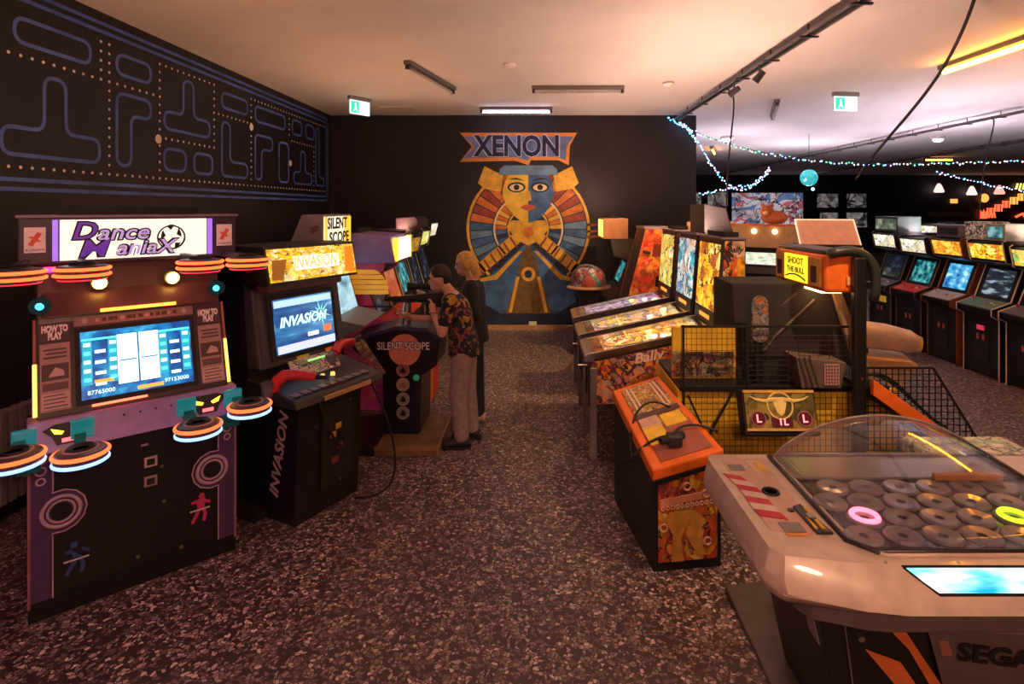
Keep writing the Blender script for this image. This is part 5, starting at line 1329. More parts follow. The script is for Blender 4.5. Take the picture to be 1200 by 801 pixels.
    dome = dm.build('dome', glass_mat('dome_glass',(.97,.95,.95),.04,1.7), t, smooth='all')
    md = dome.modifiers.new('solid','SOLIDIFY'); md.thickness = .004
    B().tube([(vs[i*(nv+1)+nv][0],vs[i*(nv+1)+nv][1],vs[i*(nv+1)+nv][2]) for i in range(nu+1)], .006, 6).build('dome_edge', mat('dome_edge',(0.4,.33,.33),.2,coat=.5), t, smooth='all')
    # rear plate closing the dome end
    back = [(vs[i*(nv+1)+nv][0], vs[i*(nv+1)+nv][2]) for i in range(nu+1)]
    # left control strip
    B().plate(list(reversed([(X0+.06,Yb-.06),(X0+.05,2.16),(1.06,2.12),(1.09,Yb-.05)])), ZT+.0005, ZT+.004).build('control_strip', mat('strip_peach',(0.72,0.50,0.38),.35), t)
    m1 = mat('candy_red',(0.62,.02,.04),.35); m2 = mat('candy_white',(.82,.68,.6),.35)
    for k in range(7):
        f0=k/7; f1=(k+1)/7
        pa = lambda f: (.885+.055*f+.012*math.sin(f*5), 2.60-.36*f)
        (xa,ya),(xb,yb) = pa(f0),pa(f1); w=.036+.014*f0; w2=.036+.014*f1
        B().plate([(xa-w,ya+.01),(xb-w2,yb+.01),(xb+w2,yb-.02),(xa+w,ya-.02)], ZT+.004, ZT+.007).build('candy_stripe', m1 if k%2==0 else m2, t)
    B().box(.90,.965,2.64,2.70,ZT+.004,ZT+.007).build('grey_sticker', MIDGREY, t); B().box(.93,1.01,2.135,2.20,ZT+.004,ZT+.008).build('grey_sticker', MIDGREY, t)
    B().box(.93,1.01,2.115,2.130,ZT+.004,ZT+.006).build('orange_sticker', mat('sticker_amber',(0.9,.4,.05),.4), t)
    B().box(1.00,1.07,2.62,2.74,ZT+.004,ZT+.006).build('white_sticker', mat('sticker_sand',(0.8,.62,.45),.4), t)
    B().box(1.03,1.065,2.63,2.72,ZT+.006,ZT+.008).build('yellow_sticker', YELLOW, t)
    B().lathe([(.038,.004),(.036,.010),(.026,.010),(.024,.002)],20,(1.0,2.44,ZT)).build('black_port', RUBBER, t, smooth=True)
    B().disc((1.02,2.29,ZT+.004),.014,2,.004,12).build('small_button', DARK, t)
    cs = B().hexa([(1.04,2.12,ZT+.003),(1.105,2.12,ZT+.003),(1.075,2.33,ZT+.003),(1.035,2.31,ZT+.003),(1.04,2.12,ZT+.014),(1.105,2.12,ZT+.014),(1.075,2.33,ZT+.014),(1.035,2.31,ZT+.014)]).build('slot_unit', DARK, t, .004)
    B().box(1.07,1.085,2.14,2.29,ZT+.014,ZT+.018).build('slot_strip', YELLOW, cs); B().box(1.045,1.055,2.14,2.22,ZT+.014,ZT+.018).build('slot_strip', YELLOW, cs)
    B().box(1.05,1.08,2.20,2.235,ZT+.014,ZT+.026).build('coin_slot', STEEL, cs, .003)
    for x in (1.2,1.45,1.75): B().disc((x,1.96,ZT+.0),.006,2,.004,8).build('screw', STEEL, t)
    # lit front display
    fd = lambda x,k,o: (x, Ya-.02-.07*k-.68*o, ZT-.065*k+.73*o)     # along the sloped front band
    B().hexa([fd(1.33,.90,.0),fd(2.0,.90,.0),fd(2.06,.12,.0),fd(1.255,.12,.0),fd(1.33,.90,.006),fd(2.0,.90,.006),fd(2.06,.12,.006),fd(1.255,.12,.006)]).build('front_display', screen_mat('front_display',[(.0,.45,.75),(.2,.8,.95),(.85,1,1),(1,1,1)],1.35,(4,1,1.2),3), t)
    B().tube([fd(1.33,.93,.004),fd(1.245,.08,.004),fd(2.07,.08,.004),fd(2.0,.93,.004)],.005,6,True).build('display_trim', RUBBER, t)
    # lower body
    B().hexa([(1.20,2.22,0),(2.3,2.02,0),(2.3,2.75,0),(1.20,2.75,0),(1.02,2.10,.82),(2.35,1.98,.82),(2.35,2.75,.82),(1.02,2.75,.82)]).build('body', BLACK, t, .006)
    # face frame of the sloped front: from lower edge A-B to upper edge D-C
    A_,B_,C_,D_ = Vector((1.20,2.22,0)),Vector((2.3,2.02,0)),Vector((2.35,1.98,.82)),Vector((1.02,2.10,.82))
    def F(u,v,o=0.0):
        p = A_*(1-u)*(1-v)+B_*u*(1-v)+C_*u*v+D_*(1-u)*v
        nn = (B_-A_).cross(D_-A_).normalized()
        return p+nn*o
    def decal(name,m,uv,o=.004):
        k=len(uv); b=B(); b.add([F(u,v,0) for u,v in uv]+[F(u,v,o) for u,v in uv],[tuple(range(k-1,-1,-1)),tuple(range(k,2*k))]+[(i,(i+1)%k,k+(i+1)%k,k+i) for i in range(k)])
        return b.build(name,m,t)
    OD = mat('decal_orange',(0.65,.17,.04),.4)
    decal('orange_decal',OD,[(.12,.93),(.20,.88),(.40,.32),(.34,.36),(.235,.70)])
    decal('orange_decal',OD,[(.115,.68),(.21,.63),(.34,.28),(.30,.28)])
    decal('centre_panel',mat('centre_grey',(0.12,.09,.08),.4),[(.27,.96),(.80,.96),(.72,.25),(.36,.25)],.012)
    decal('centre_band',mat('centre_peach',(0.35,.16,.10),.4),[(.315,.77),(.40,.77),(.40,.70),(.32,.70)],.016)
    decal('handle_slot',RUBBER,[(.33,.92),(.74,.92),(.73,.88),(.34,.88)],.018)
    decal('centre_shelf',mat('shelf_grey',(0.2,.15,.14),.4),[(.30,.86),(.76,.86),(.75,.83),(.305,.83)],.02)
    nn = (B_-A_).cross(D_-A_).normalized(); ux=(B_-A_).normalized(); uy=nn.cross(ux)
    text('SEGA', .10, INK, t, F(.455,.735,.034), rot=Matrix((ux,uy,nn)).transposed().to_euler(), bold=.003, w=.25, ext=.002)
    B().tube([F(.065,.95,.004),F(.065,.05,.004)],.004,6).build('seam_rod', STEEL, t)
    B().cone(F(.105,.75),F(.105,.75,.02),.016,.012,12).build('body_bolt', STEEL, t, smooth=True)
    # side face plates
    sf = lambda y,z,o=0: (1.20+(1.02-1.20)*z/.83-o, y, z)
    for ya,za,c in ((2.16,.76,MIDGREY),(2.18,.58,MIDGREY)):
        B().hexa([sf(ya,za-.05,.0),sf(ya+.08,za-.05,.0),sf(ya+.08,za+.04,.0),sf(ya,za+.04,.0),sf(ya,za-.05,.008),sf(ya+.08,za-.05,.008),sf(ya+.08,za+.04,.008),sf(ya,za+.04,.008)]).build('side_plate', c, t)
    # grey foot plate on the floor
    B().hexa([(1.06,2.2,0),(1.40,2.2,0),(1.36,3.30,0),(1.08,3.28,0),(1.06,2.2,.03),(1.40,2.2,.05),(1.36,3.30,.05),(1.08,3.28,.03)]).build('foot_plate', mat('foot_grey',(0.12,0.10,0.10),.45), t, .004)
    B().box(1.4,2.3,2.75,3.05,.0,.55).build('rear_housing', BLACK, t, .02)
    B().box(1.95,2.49,2.80,3.05,.86,.98).build('player_wing', art('wing_print',[(.6,.55,.35),(.4,.5,.25),(.7,.6,.4),(.2,.2,.15)],8,.05,4,.5,.05), t, .01)
dome_game()
# ------------------------------------------------------------------ games hall on the right
RR_ = -PI/2
ROW = [
 ('nearest hall cabinet at the right edge with green and yellow marquee',6.80,dm3,s_teal,mat('cp_blue',(.12,.12,.2),.35),WHITE,BLACK,1.74),
 ('black hall cabinet with white edge trim and grey screen',7.51,dm2,s_grey,mat('cp_green',(.12,.22,.15),.35),WHITE,BLACK,1.78),
 ('hall cabinet with brown sides and bright blue screen',8.24,dm5,s_blue,mat('cp_white',(.45,.42,.4),.35),mat('trim_wood',(.28,.10,.04),.4),mat('side_wood',(.20,.07,.035),.45),1.78),
 ('hall cabinet with cream marquee and narrow teal screen',8.98,dm4,s_teal,RED,mat('trim_brown',(.25,.12,.08),.4),BLACK,1.76),
 ('farthest hall cabinet of the front row with dark rounded hood',9.72,dm4,s_dark,DARK,GREY,BLACK,1.80),
]
for k,(lab,y,mq,sc,cpm,tr,sd,h) in enumerate(ROW):
    c = upright('hall_cabinet', lab, (5.80,y,0), RR_, .62,.80,h, sd, BLACK, mq, sc, cpm, tr, 'cabinets in the front row of the hall')
    if k == 4: B().box(-.1,.16,.045,.06,.62,.72).build('yellow_plate', mat('plate_yellow',(.7,.45,.05),.4,emis=(.7,.42,.03),es=.3), c)
    if k == 1: B().box(-.06,.06,.04,.05,.60,.66).build('red_plate', lamp_mat('plate_red',(.7,.05,.1),.6), c)
dm6 = glow('mq_amber2', YG, 1.1, 12)
ROW2 = [
 ('back row hall cabinet with long amber marquee at right edge',8.6,dm6,1.95),
 ('back row hall cabinet with dim green marquee behind the grey screen cabinet',9.5,dm3,1.86),
 ('back row hall cabinet with small yellow marquee behind the blue screen cabinet',10.4,dm2,1.88),
 ('back row hall cabinet with cream marquee behind the teal screen cabinet',11.3,dm4,1.9),
]
for lab,y,mq,h in ROW2:
    upright('hall_cabinet', lab, (7.7,y,0), RR_, .66,.80,h, None, BLACK, mq, s_dark, DARK, GREY, 'cabinets in the back row of the hall', extras=False)
ROW3 = [('far facing cabinet with warm yellow marquee left of the front hall row',5.1,11.6,dm2,1.72),
        ('far facing dark cabinet with blue screen beside the yellow marquee one',5.9,12.4,dm6,1.70),
        ('far facing cabinet beneath the two round lamps',4.3,12.2,dm4,1.74),
        ('distant facing cabinet with amber marquee below the picture frames',6.9,14.2,dm5,1.78)]
for lab,x,y,mq,h in ROW3:
    upright('hall_cabinet', lab, (x,y,0), 0.15, .64,.78,h, None, BLACK, mq, s_blue, DARK, GREY, 'cabinets facing the hall entrance', extras=False)
# things on top of the hall cabinets
def topper(name, label, x, y, z, w, d, h, m, mf, rz=RR_):
    t = thing(name, label, 'box', (x,y,z), rz)
    B().box(-w/2,w/2,0,d,0,h).build('case', m, t, .01)
    B().box(-w/2+.03,w/2-.03,-.008,.002,.04,h-.04).build('front_face', mf, t)
    return t
topper('printed_box','cream printed carton with comic print on the grey screen cabinet',5.95,7.75,1.78,.36,.34,.24,art('carton_print',[(.8,.7,.55),(.85,.8,.7),(.15,.1,.08),(.6,.45,.3)],14,.1,3,.4,.06),art('carton_print2',[(.85,.8,.7),(.8,.75,.6),(.12,.1,.08)],14,.2,4,.4,.06))
topper('teal_display_box','small teal display box beside the cream carton on cabinets',5.93,7.37,1.78,.30,.36,.22,mat('teal_case',(.3,.38,.38),.4),screen_mat('teal_face',[(.02,.1,.11),(.05,.25,.28),(.4,.7,.72)],.7,(2,1,2),3))
topper('old_receiver','old dark green radio set on the farthest front row cabinet',5.95,9.72,1.803,.62,.4,.26,mat('receiver_green',(.03,.05,.035),.4),screen_mat('receiver_face',[(.03,.05,.03),(.2,.25,.15),(.7,.75,.55)],.5,(4,1,2),5))
topper('rounded_monitor','grey domed monitor case on the blue screen cabinet',5.98,8.3,1.78,.46,.4,.18,mat('case_mauve',(.16,.13,.17),.4),mat('face_dark',(.03,.025,.035),.3))
# lit header game between pinballs and cage
def header_game():
    t = thing('lit_header_game','tall dark game with amber glass header and pale green lit panel','arcade machine',(2.75,6.9,0),math.radians(-35))
    B().prism([(.05,0),(.7,0),(.7,1.72),(.20,1.72),(.05,1.5)], -.36,.36).build('body', BLACK, t, .01)
    HG = mat('header_amber_glass',(0.42,0.20,0.10),.25,emis=(.5,.22,.08),es=.25)
    B().prism([(.06,1.72),(.60,1.72),(.60,2.0),(.0,2.0)], -.38,.38).build('header', HG, t, .01)
    B().box(-.39,.39,-.012,.005,1.985,2.01).build('header_trim', ORANGE, t)
    for x in (-.12,.12): B().ball((x,.0,1.92),.03,12,8).build('header_bulb', lamp_mat('bulb_warm',(1.0,.8,.35),8), t, smooth='all')  # glowing balls set on the header face
    panel('lit_panel', screen_mat('pale_panel',[(.25,.25,.15),(.7,.75,.5),(.95,1,.85),(.3,.35,.2)],1.0,(4,1,2.5),2), t, .56,.16,.01,(0,.10,1.58),.5)
    B().box(-.36,.36,.04,.06,1.40,1.48).build('panel_lip', GREY, t)
    B().prism([(-.2,.85),(.06,.92),(.06,.80),(-.2,.75)], -.36,.36).build('control_shelf', DARK, t, .008)
header_game()
def second_header():
    t = thing('amber_header_game','amber header of a game just behind the nearest pinball backbox','arcade machine',(2.28,7.5,0),math.radians(-20))
    B().prism([(.0,0),(.6,0),(.6,1.78),(.0,1.78)], -.30,.30).build('body', BLACK, t, .01)
    B().prism([(.02,1.78),(.55,1.78),(.55,2.02),(-.04,2.02)], -.30,.30).build('header', mat('header_amber_glass2',(0.5,0.25,0.08),.25,emis=(.6,.28,.06),es=.3), t, .01)
    for x in (-.1,.1): B().ball((x,-.03,1.93),.028,12,8).build('header_bulb', lamp_mat('bulb_warm',(1.0,.8,.35),8), t, smooth='all')
second_header()
o = B().prism([(0,0),(.3,0),(.22,.26),(.0,.30)],-.26,.26).build('folded_sign', mat('sign_black',(.02,.018,.022),.4), None, .006, loc=(1.68,6.0,1.945), rot=(0,0,-PI/2)); tag(o,'black wedge sign standing on the second pinball backbox','sign')
def plush():
    t = thing('plush_toy','brown plush toy with ears lying on the lit header game','toy',(2.92,7.05,2.012),math.radians(-35))
    t.scale = (.62,.62,.62)
    F = mat('plush_brown',(.42,.14,.06),.9,var=.3,scale=30)
    b = B(); b.ball((0,.1,.12),(.26,.18,.14),14,10); b.ball((-.12,.0,.24),(.13,.12,.13),14,10); b.build('body', F, t, smooth='all')
    for s in (-1,1): B().ball((-.12+s*.09,.02,.36),(.035,.02,.05),10,6).build('ear', F, t, smooth='all')
    B().ball((-.12,-.11,.21),(.05,.03,.04),10,6).build('muzzle', mat('plush_pale',(.7,.5,.35),.9), t, smooth='all')
    for s in (-1,1): B().ball((-.12+s*.05,-.10,.27),.012,8,6).build('eye', RUBBER, t)
    B().cone((.15,.05,.2),(.2,.0,.33),.03,.012,8).build('horn', mat('horn_green',(.15,.25,.08),.6), t)
plush()
def slanted_board():
    t = thing('slanted_display_board','peach lit slanted board with bright frame behind the orange header','display board',(2.90,5.55,0),math.radians(-12))
    B().box(-.28,.28,.1,.5,0,1.84).build('stand', BLACK, t, .01)
    B().box(-.27,.27,-.01,.01,-.19,.19).build('board', mat('board_peach',(.62,.30,.20),.4,emis=(.6,.25,.14),es=.35), t, loc=(0,.24,1.93), rot=(-.75,0,0))
    m = B(); m.tube([(-.28,0,-.2),(.28,0,-.2),(.28,0,.2),(-.28,0,.2)],.014,6,True)
    m.build('board_frame', lamp_mat('frame_cream',(1.0,.75,.5),.8), t, loc=(0,.24,1.93), rot=(-.75,0,0))
slanted_board()
# cream moulded ride
def ride():
    t = thing('ride_on_seat','cream moulded ride-on seat with cushion on pedestal in the hall','ride',(3.75,6.55,0),math.radians(-18))
    CM = mat('ride_cream',(.78,.62,.52),.35,coat=.3)
    B().slab([(-.25,.05),(.25,.05),(.40,.32),(.46,.42),(-.45,.42)], -.2,.2).build('pedestal', CM, t, .05, seg=3)
    B().slab([(-.50,.42),(.46,.42),(.50,.48),(.42,.54),(-.48,.56)], -.23,.23).build('deck', mat('ride_amber',(.7,.42,.2),.35,coat=.3), t, .03, seg=3)
    B().tube([(-.6,0,.78),(-.3,0,.78),(.2,0,.74),(.45,0,.70),(.54,0,.68)],[.15,.155,.15,.13,.09],16).build('seat_cushion', CM, t, smooth='all')
    B().box(-.02,.04,-.05,.05,.53,.68).build('post', DARK, t); B().box(-.4,-.34,-.05,.05,.53,.68).build('post', DARK, t)
    B().cone((.5,0,.685),(.57,0,.675),.10,.085,16).build('tail_light', mat('tail_lemon',(.8,.65,.2),.35), t, smooth=True)
    B().disc((-.1,-.15,.80),.012,1,-.012,8).build('knob', RUBBER, t)
    B().box(-.3,.3,-.22,.22,0,.06).build('base', MIDGREY, t, .01)
ride()
# far wall pictures; the prints are given a glow to look lit
def frame(label, x0,x1,z0,z1,m,y=FAR):
    t = thing('wall_picture', label, 'picture', (0,y,0))
    B().box(x0-.06,x1+.06,-.05,0,z0-.06,z1+.06).build('frame', mat('frame_black',(.02,.018,.02),.4), t)
    B().box(x0,x1,-.06,-.05,z0,z1).build('print', m, t)
S = FAR/666
X = lambda px: (px-630)*S
Z = lambda py: CAM_H-(py-244)*S
bw = lambda n,s: art('bw_'+n,[(.55,.5,.48),(.2,.18,.19),(.04,.04,.045),(.45,.42,.4)],1.6,.35,s,.6,.05)
frame('wide pale poster with blue and red cartoon splashes on far wall',X(857),X(940),Z(272),Z(226),art('poster_splash',[(.75,.68,.75),(.6,.6,.75),(.8,.6,.65),(.15,.25,.5),(.8,.75,.78),(.65,.15,.2)],1.1,.55,3,.8,.05))
for lab,a,b,c,d,s in (('small grey framed picture left of the wide poster, upper',829,852,241,225,2),('small pinkish framed picture left of the wide poster, lower',828,850,262,246,3),('narrow framed picture at the black wall edge',814,821,250,226,4),
   ('black and white framed picture right of poster, upper left of four',957,981,243,227,5),('black and white framed picture right of poster, upper right of four',991,1014,243,227,6),('pale framed picture right of poster, lower left of four',960,981,264,249,7),('pale greenish framed picture right of poster, lower right of four',991,1015,266,249,8)):
    frame(lab,X(a),X(b),Z(c),Z(d),bw(str(s),s))
def neon():
    t = thing('neon_lettering','rising red and orange neon lettering on the dark far right wall','neon sign',(0,FAR,0))
    RN = lamp_mat('neon_letter_red',(1.0,.14,.05),1.6); ON = lamp_mat('neon_letter_orange',(1.0,.34,.06),1.8)
    B().ball((X(1151),-.12,Z(232)),(.22,.1,.22),14,10).build('neon_disc', ON, t)
    random.seed(5)
    for i in range(6):
        x = 1146+i*9; y = 252-i*4.2
        for k in range(2):
            m = B(); m.tube([(X(x+k*4.5),-.1,Z(y+4)),(X(x+k*4.5),-.1,Z(y-4)),(X(x+k*4.5+3),-.1,Z(y-4)),(X(x+k*4.5+3),-.1,Z(y+4))],.035,5); m.build('neon_letter', ON if i>3 else RN, t)
    for i in range(5):
        m = B(); m.tube([(X(1145+i*4),-.1,Z(255)),(X(1146.5+i*4),-.1,Z(246)),(X(1148+i*4),-.1,Z(255))],.03,5); m.build('neon_letter', RN, t)
    B().tube([(X(1188),-.1,Z(254)),(X(1196),-.1,Z(250)),(X(1200),-.1,Z(256))],.06,6).build('neon_letter', RN, t)
    for i in range(3):
        B().tube([(X(1188+i*4),-.1,Z(222)),(X(1190+i*4),-.1,Z(215))],.04,5).build('neon_letter', lamp_mat('neon_yellow',(1,.8,.15),2), t)
neon()
o = B().box(X(1113),X(1120),-.12,0,Z(238),Z(233)).build('amber_sign', lamp_mat('amber_wall',(1.0,.42,.1),1.3), None, .01, loc=(0,FAR,0)); tag(o,'small amber lit sign on the dark far wall','sign')
o = B().box(X(1086),X(1130),-.3,0,Z(254),Z(249)).build('wall_shelf', mat('shelf_mauve',(.25,.18,.2),.5), None, .01, loc=(0,FAR,0)); tag(o,'long mauve shelf on the dark far wall','shelf')
for i,(px,py) in enumerate(((1095,222),(1133,225),(1165,224))):
    o = B().lathe([(.05,.3),(.12,.2),(.24,-.1),(.2,-.16)],14).build('wall_lamp', lamp_mat('wall_lamp_%d'%(i==2),(1.0,.75,.7) if i<2 else (1.0,.45,.38),1.2), None, smooth=True, loc=(X(px),FAR-.3,Z(py)))
    tag(o,['left white cone lamp hung before the far wall','middle white round lamp hung before the far wall','pink cone lamp hung before the far wall'][i],'lamp')

# ------------------------------------------------------------------ people
SKIN = mat('skin',(0.62,0.33,0.23),.5,var=.06)
def capsule(b, p0, p1, r0, r1):
    p0=Vector(p0); p1=Vector(p1)
    b.cone(p0,p1,r0,r1,14); b.ball(p0,r0,14,10); b.ball(p1,r1,14,10)
def chain(b, pts, rs):
    for i in range(len(pts)-1): capsule(b, pts[i], pts[i+1], rs[i], rs[i+1])
def loft(b, rings, seg=20):     # rings of (x, y, z, half depth, half width), stacked upwards
    vs=[]
    for x,y,z,ax,ay in rings:
        for k in range(seg):
            t=2*PI*k/seg; c=math.cos(t); q=math.sin(t)
            vs.append((x+ax*math.copysign(abs(c)**.85,c), y+ay*math.copysign(abs(q)**.85,q), z))
    n=len(rings); fs=[tuple(range(seg-1,-1,-1)), tuple(range((n-1)*seg,n*seg))]
    for i in range(n-1):
        for k in range(seg):
            l=(k+1)%seg; fs.append((i*seg+k,i*seg+l,(i+1)*seg+l,(i+1)*seg+k))
    b.add(vs,fs)
def mb_from(me):
    b = B(); b.add([v.co[:] for v in me.vertices],[tuple(p.vertices) for p in me.polygons]); return b
def fused(b, name, m, parent, voxel):
    o = b.build(name, m, parent, smooth='all')
    r = o.modifiers.new('fuse','REMESH'); r.mode='VOXEL'; r.voxel_size = voxel; r.use_smooth_shade = True
    s = o.modifiers.new('soft','SMOOTH'); s.factor=.5; s.iterations=3
    dg = bpy.context.evaluated_depsgraph_get()
    me = bpy.data.meshes.new_from_object(o.evaluated_get(dg))
    o.modifiers.clear(); old = o.data; o.data = me; bpy.data.meshes.remove(old)
    for p in me.polygons: p.use_smooth = True
    if not me.materials: me.materials.append(m)
    return o
def head(b, c, f, tilt, s=1.0):
    # head ellipsoid, jaw, nose, ears; f = facing unit vector in xy, tilt = nod angle
    f = Vector((f[0],f[1],0)).normalized(); side = Vector((-f.y,f.x,0)); up = Vector((0,0,1))
    q = Matrix.Rotation(tilt,3,side)
    f2 = q@f; up2 = q@up
    C = Vector(c)
    def ell(off, r, n=14):
        bb = B(); bb.ball((0,0,0),1,n,10)
        b.add([C+f2*(off[0]+v[0]*r[0])*s+side*(off[1]+v[1]*r[1])*s+up2*(off[2]+v[2]*r[2])*s for v in bb.v], bb.f)
    ell((0,0,.02),(.098,.076,.105)); ell((.035,0,-.055),(.06,.055,.06)); ell((.098,0,-.015),(.018,.014,.026),8)
    ell((.085,0,-.07),(.016,.024,.012),8)
    for sg in (-1,1): ell((0,sg*.078,-.01),(.02,.010,.032),8)
    for sg in (-1,1): ell((.075,sg*.033,.04),(.018,.022,.008),8)
    return f2, side, up2, C
def hand(b, wrist, d, nrm, curl=.9, s=1.0):
    d = Vector(d).normalized(); nrm = Vector(nrm).normalized(); nrm = (nrm-d*nrm.dot(d)).normalized(); w = d.cross(nrm)
    W = Vector(wrist)
    b.tube([W, W+d*.04, W+d*.085],[.024,.034,.034],8)
    for k,l in enumerate((.070,.080,.074,.058)):
        o = W+d*.085+w*(-.030+.020*k)
        a = d
        p = [o-d*.02]
        for j in range(3):
            p.append(p[-1]+a*(l*(.5,.3,.25)[j]+(.02 if j==0 else 0)))
            ax = w; a = Matrix.Rotation(curl*.75,3,ax)@a
        b.tube(p,[.010,.0095,.0085,.007],6)
    o = W+d*.025-w*.026
    a = (d*.6-w*.8).normalized()
    b.tube([o,o+a*.035,o+a*.055+d*.02+nrm*.01],[.012,.010,.008],6)

def person_scope():
    t = thing('person','person in dark printed T-shirt and pale trousers aiming the mounted rifle','person',(-.72,5.33,0))
    # joints, facing -X; camera side is -Y
    V=[(.03,0,.93),(.01,0,1.06),(-.04,0,1.24),(-.09,0,1.40),(-.145,0,1.47),
       (-.07,-.17,1.36),(-.14,-.21,1.08),(-.235,-.10,1.24),
       (-.08,.17,1.36),(-.22,.17,1.12),(-.47,.04,1.17),
       (.03,-.09,.90),(-.015,-.10,.50),(.02,-.10,.09),
       (.04,.10,.90),(.05,.11,.50),(.09,.12,.09)]
    E=[(0,1),(1,2),(2,3),(3,4),(3,5),(5,6),(6,7),(3,8),(8,9),(9,10),(0,11),(11,12),(12,13),(0,14),(14,15),(15,16)]
    Rr=[(.12,.14),(.12,.13),(.12,.15),(.075,.09),.052,.055,.042,.030,.055,.042,.030,.085,.055,.04,.085,.055,.04]
    b = B()
    loft(b,[(.03,0,.84,.10,.155),(.03,0,.95,.115,.165),(.01,0,1.08,.10,.14),(-.03,0,1.24,.115,.165),(-.065,0,1.35,.10,.17),(-.09,0,1.42,.06,.10)])
    chain(b,[V[3],(-.17,0,1.50)],[.055,.052])
    for q in ((5,6,7),(8,9,10)): chain(b,[V[i] for i in q],[.055,.043,.030])
    for q in ((11,12,13),(14,15,16)): chain(b,[V[i] for i in q],[.088,.058,.042])
    hc = (-.195,0,1.535)
    f2,side,up2,C = head(b, hc, (-1,0), .12)
    hand(b, (-.235,-.10,1.24), (-.25,.4,.75), (-1,0,0), 1.0)
    hand(b, (-.47,.04,1.17), (-.7,-.3,.35), (0,0,1), .8)
    fused(b,'body',SKIN,t,.0075)
    # eyes
    for sg in (-1,1): B().ball(C+f2*.088+side*sg*.033+up2*.022,.011,8,6).build('eye', mat('eye_dark',(.05,.03,.03),.2), t)
    # hair
    h = B(); bb=B(); bb.ball((0,0,0),1,18,12)
    hv=[]
    for v in bb.v:
        p = Vector(v); r = Vector((.108,.088,.112))
        fr = p.x
        if p.z < -.15 and fr > -.3: r = Vector((.07,.06,.07))
        if fr > .75 and p.z < .45: r = Vector((.07,.07,.09))
        hv.append(C+f2*(p.x*r.x-.008)+side*p.y*r.y+up2*(p.z*r.z+.035))
    h.add(hv,bb.f); fused(h,'hair',mat('hair_black',(.018,.012,.012),.5),t,.009)
    # shirt
    SV=[(.03,0,.90),(.01,0,1.06),(-.04,0,1.24),(-.085,0,1.385),(-.075,-.175,1.36),(-.115,-.20,1.19),(-.08,.175,1.36),(-.15,.18,1.21)]
    SE=[(0,1),(1,2),(2,3),(3,4),(4,5),(3,6),(6,7)]
    SR=[(.165,.165),(.145,.15),(.14,.165),(.085,.10),.075,.07,.075,.07]
    PRT = art('shirt_print',[(.012,.016,.035),(.015,.02,.05),(.55,.28,.03),(.012,.016,.035),(.02,.03,.07),(.35,.1,.06),(.02,.02,.04)],9,.0,3,.9,.0,(1,1,1),.8)
    sh = B()
    loft(sh,[(.035,0,.84,.150,.185),(.03,0,.95,.140,.180),(.01,0,1.08,.125,.165),(-.03,0,1.24,.135,.182),(-.062,0,1.345,.118,.19),(-.085,0,1.405,.075,.12)])
    chain(sh,[V[5],(-.115,-.20,1.19)],[.074,.066]); chain(sh,[V[8],(-.15,.18,1.21)],[.074,.066])
    fused(sh,'t_shirt',PRT,t,.010)
    B().torus((-.098,0,1.40),.066,.011,18,6).build('collar', mat('collar_dark',(.02,.02,.04),.8), t, smooth='all')
    # trousers
    TM = mat('trouser_mauve',(.34,.25,.25),.85,var=.18,scale=25)
    TV=[(.03,0,.95),(.03,0,.86),(.03,-.09,.84),(-.015,-.10,.50),(.02,-.10,.10),(.04,.10,.84),(.05,.11,.50),(.09,.12,.10)]
    TE=[(0,1),(1,2),(2,3),(3,4),(1,5),(5,6),(6,7)]
    TR=[(.145,.15),(.15,.15),.105,.082,.066,.105,.082,.066]
    tr = B()
    loft(tr,[(.03,0,.80,.12,.17),(.03,0,.88,.128,.172),(.03,0,.95,.12,.165)])
    chain(tr,[(.03,-.09,.84),(-.01,-.10,.50),(.02,-.10,.115)],[.105,.084,.070]); chain(tr,[(.04,.10,.84),(.05,.11,.50),(.09,.12,.115)],[.105,.084,.070])
    fused(tr,'trousers',TM,t,.010)
    for x,y in ((.02,-.10),(.09,.12)):
        s = B(); s.tube([(x+.07,y,.05),(x+.03,y,.06),(x-.06,y,.05),(x-.15,y-.02,.035),(x-.19,y-.02,.03)],[.045,.052,.05,.042,.025],12)
        fused(s,'shoe',mat('shoe_black',(.015,.013,.016),.5),t,.008)
        B().plate([(x+.09,y-.04),(x+.09,y+.04),(x-.15,y+.03),(x-.20,y-.0),(x-.15,y-.06)],0,.022).build('sole', RUBBER, t, .006)
    B().torus((-.238,-.115,1.25),.033,.008,14,6).build('wrist_band', mat('band_rose',(.6,.15,.2),.5), t, smooth='all')
person_scope()
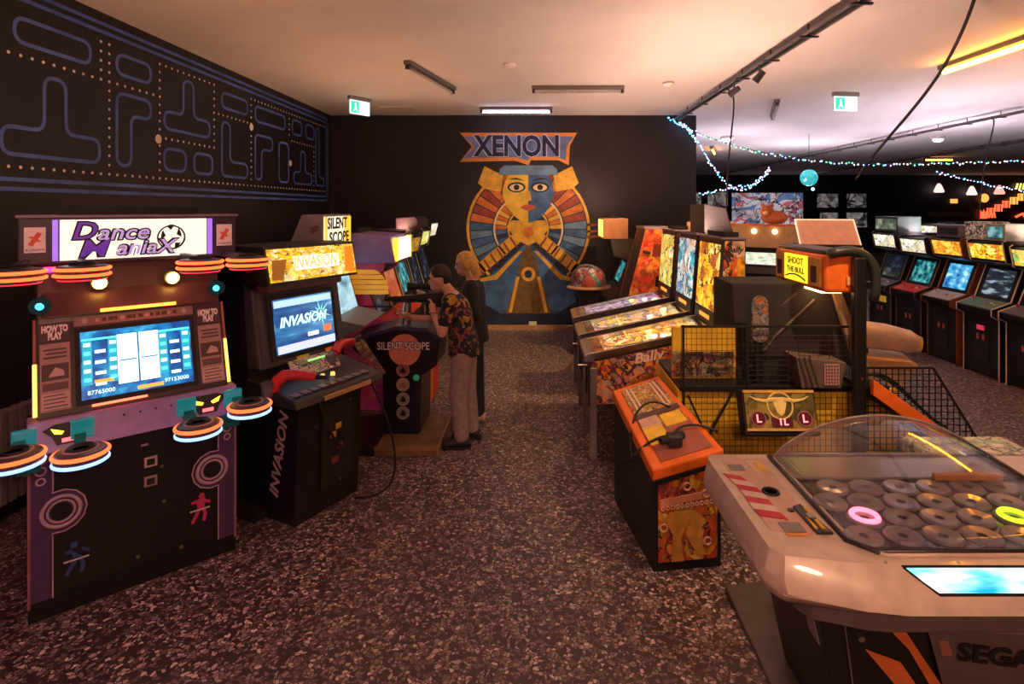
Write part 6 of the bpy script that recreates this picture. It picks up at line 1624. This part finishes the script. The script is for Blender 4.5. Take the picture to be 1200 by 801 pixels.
def person_back():
    t = thing('person','blonde person in dark jacket and trousers standing behind the rifle player','person',(-.66,5.98,0))
    V=[(0,0,.95),(-.01,0,1.10),(-.02,0,1.28),(-.03,0,1.44),(-.06,0,1.53),
       (-.02,-.17,1.40),(.03,-.22,1.12),(-.12,-.20,.95),(-.03,.17,1.40),(-.1,.2,1.14),(-.3,.12,1.12),
       (0,-.09,.92),(.03,-.09,.5),(.05,-.09,.09),(0,.09,.92),(-.03,.09,.5),(.0,.09,.09)]
    E=[(0,1),(1,2),(2,3),(3,4),(3,5),(5,6),(6,7),(3,8),(8,9),(9,10),(0,11),(11,12),(12,13),(0,14),(14,15),(15,16)]
    Rr=[(.12,.14),(.11,.13),(.12,.15),(.07,.08),.05,.052,.04,.028,.052,.04,.028,.085,.055,.04,.085,.055,.04]
    b = B()
    loft(b,[(0,0,.86,.10,.15),(0,0,.97,.11,.155),(-.01,0,1.12,.095,.13),(-.02,0,1.28,.11,.15),(-.02,0,1.39,.095,.155),(-.03,0,1.46,.055,.09)])
    chain(b,[V[3],(-.08,0,1.57)],[.05,.048])
    for q in ((5,6,7),(8,9,10)): chain(b,[V[i] for i in q],[.052,.04,.028])
    for q in ((11,12,13),(14,15,16)): chain(b,[V[i] for i in q],[.085,.056,.04])
    f2,side,up2,C = head(b,(-.10,0,1.61),(-1,-.25),.15)
    hand(b,(-.12,-.20,.95),(-.6,.1,-.5),(-1,0,0),.8); hand(b,(-.3,.12,1.12),(-.9,0,.2),(0,0,1),.8)
    fused(b,'body',SKIN,t,.0075)
    for sg in (-1,1): B().ball(C+f2*.088+side*sg*.033+up2*.022,.011,8,6).build('eye', mat('eye_dark',(.05,.03,.03),.2), t)
    h=B(); bb=B(); bb.ball((0,0,0),1,18,12); hv=[]
    for v in bb.v:
        p=Vector(v); r=Vector((.112,.094,.115))
        if p.x>.55 and p.z<.4: r=Vector((.07,.07,.09))
        hv.append(C+f2*(p.x*r.x-.012)+side*p.y*r.y+up2*(p.z*r.z+.03))
    h.add(hv,bb.f)
    h.tube([C-f2*.06+up2*.02,C-f2*.085-up2*.10,C-f2*.07-up2*.22],[.07,.065,.04],10)
    fused(h,'hair',mat('hair_blonde',(.62,.38,.10),.5,var=.3,scale=40),t,.009)
    JM = mat('jacket_black',(.018,.015,.022),.8)
    JV=[(0,0,.88),(-.01,0,1.10),(-.02,0,1.28),(-.03,0,1.43),(-.02,-.175,1.40),(.03,-.225,1.12),(-.09,-.205,.98),(-.03,.175,1.40),(-.1,.205,1.14),(-.25,.14,1.12)]
    JE=[(0,1),(1,2),(2,3),(3,4),(4,5),(5,6),(3,7),(7,8),(8,9)]
    jk = B()
    loft(jk,[(0,0,.82,.15,.19),(0,0,.95,.135,.18),(-.01,0,1.12,.12,.158),(-.02,0,1.28,.132,.172),(-.02,0,1.39,.115,.178),(-.03,0,1.45,.075,.11)])
    chain(jk,[V[5],V[6],(-.09,-.205,.98)],[.074,.060,.05]); chain(jk,[V[8],V[9],(-.25,.14,1.12)],[.074,.060,.05])
    fused(jk,'jacket',JM,t,.011)
    TV=[(0,0,.97),(0,0,.88),(0,-.09,.86),(.03,-.09,.50),(.05,-.09,.09),(0,.09,.86),(-.03,.09,.50),(0,.09,.09)]
    tr = B()
    loft(tr,[(0,0,.82,.12,.165),(0,0,.90,.125,.168),(0,0,.97,.115,.16)])
    chain(tr,[(0,-.09,.86),(.03,-.09,.5),(.05,-.09,.10)],[.10,.078,.064]); chain(tr,[(0,.09,.86),(-.03,.09,.5),(0,.09,.10)],[.10,.078,.064])
    fused(tr,'trousers',mat('trouser_navy',(.018,.022,.035),.8),t,.010)
    for x,y in ((.05,-.09),(.0,.09)):
        s=B(); s.tube([(x+.07,y,.045),(x+.03,y,.055),(x-.06,y,.045),(x-.17,y,.03)],[.04,.048,.045,.025],12)
        fused(s,'shoe',mat('shoe_peach',(.62,.36,.26),.6),t,.008)
person_back()
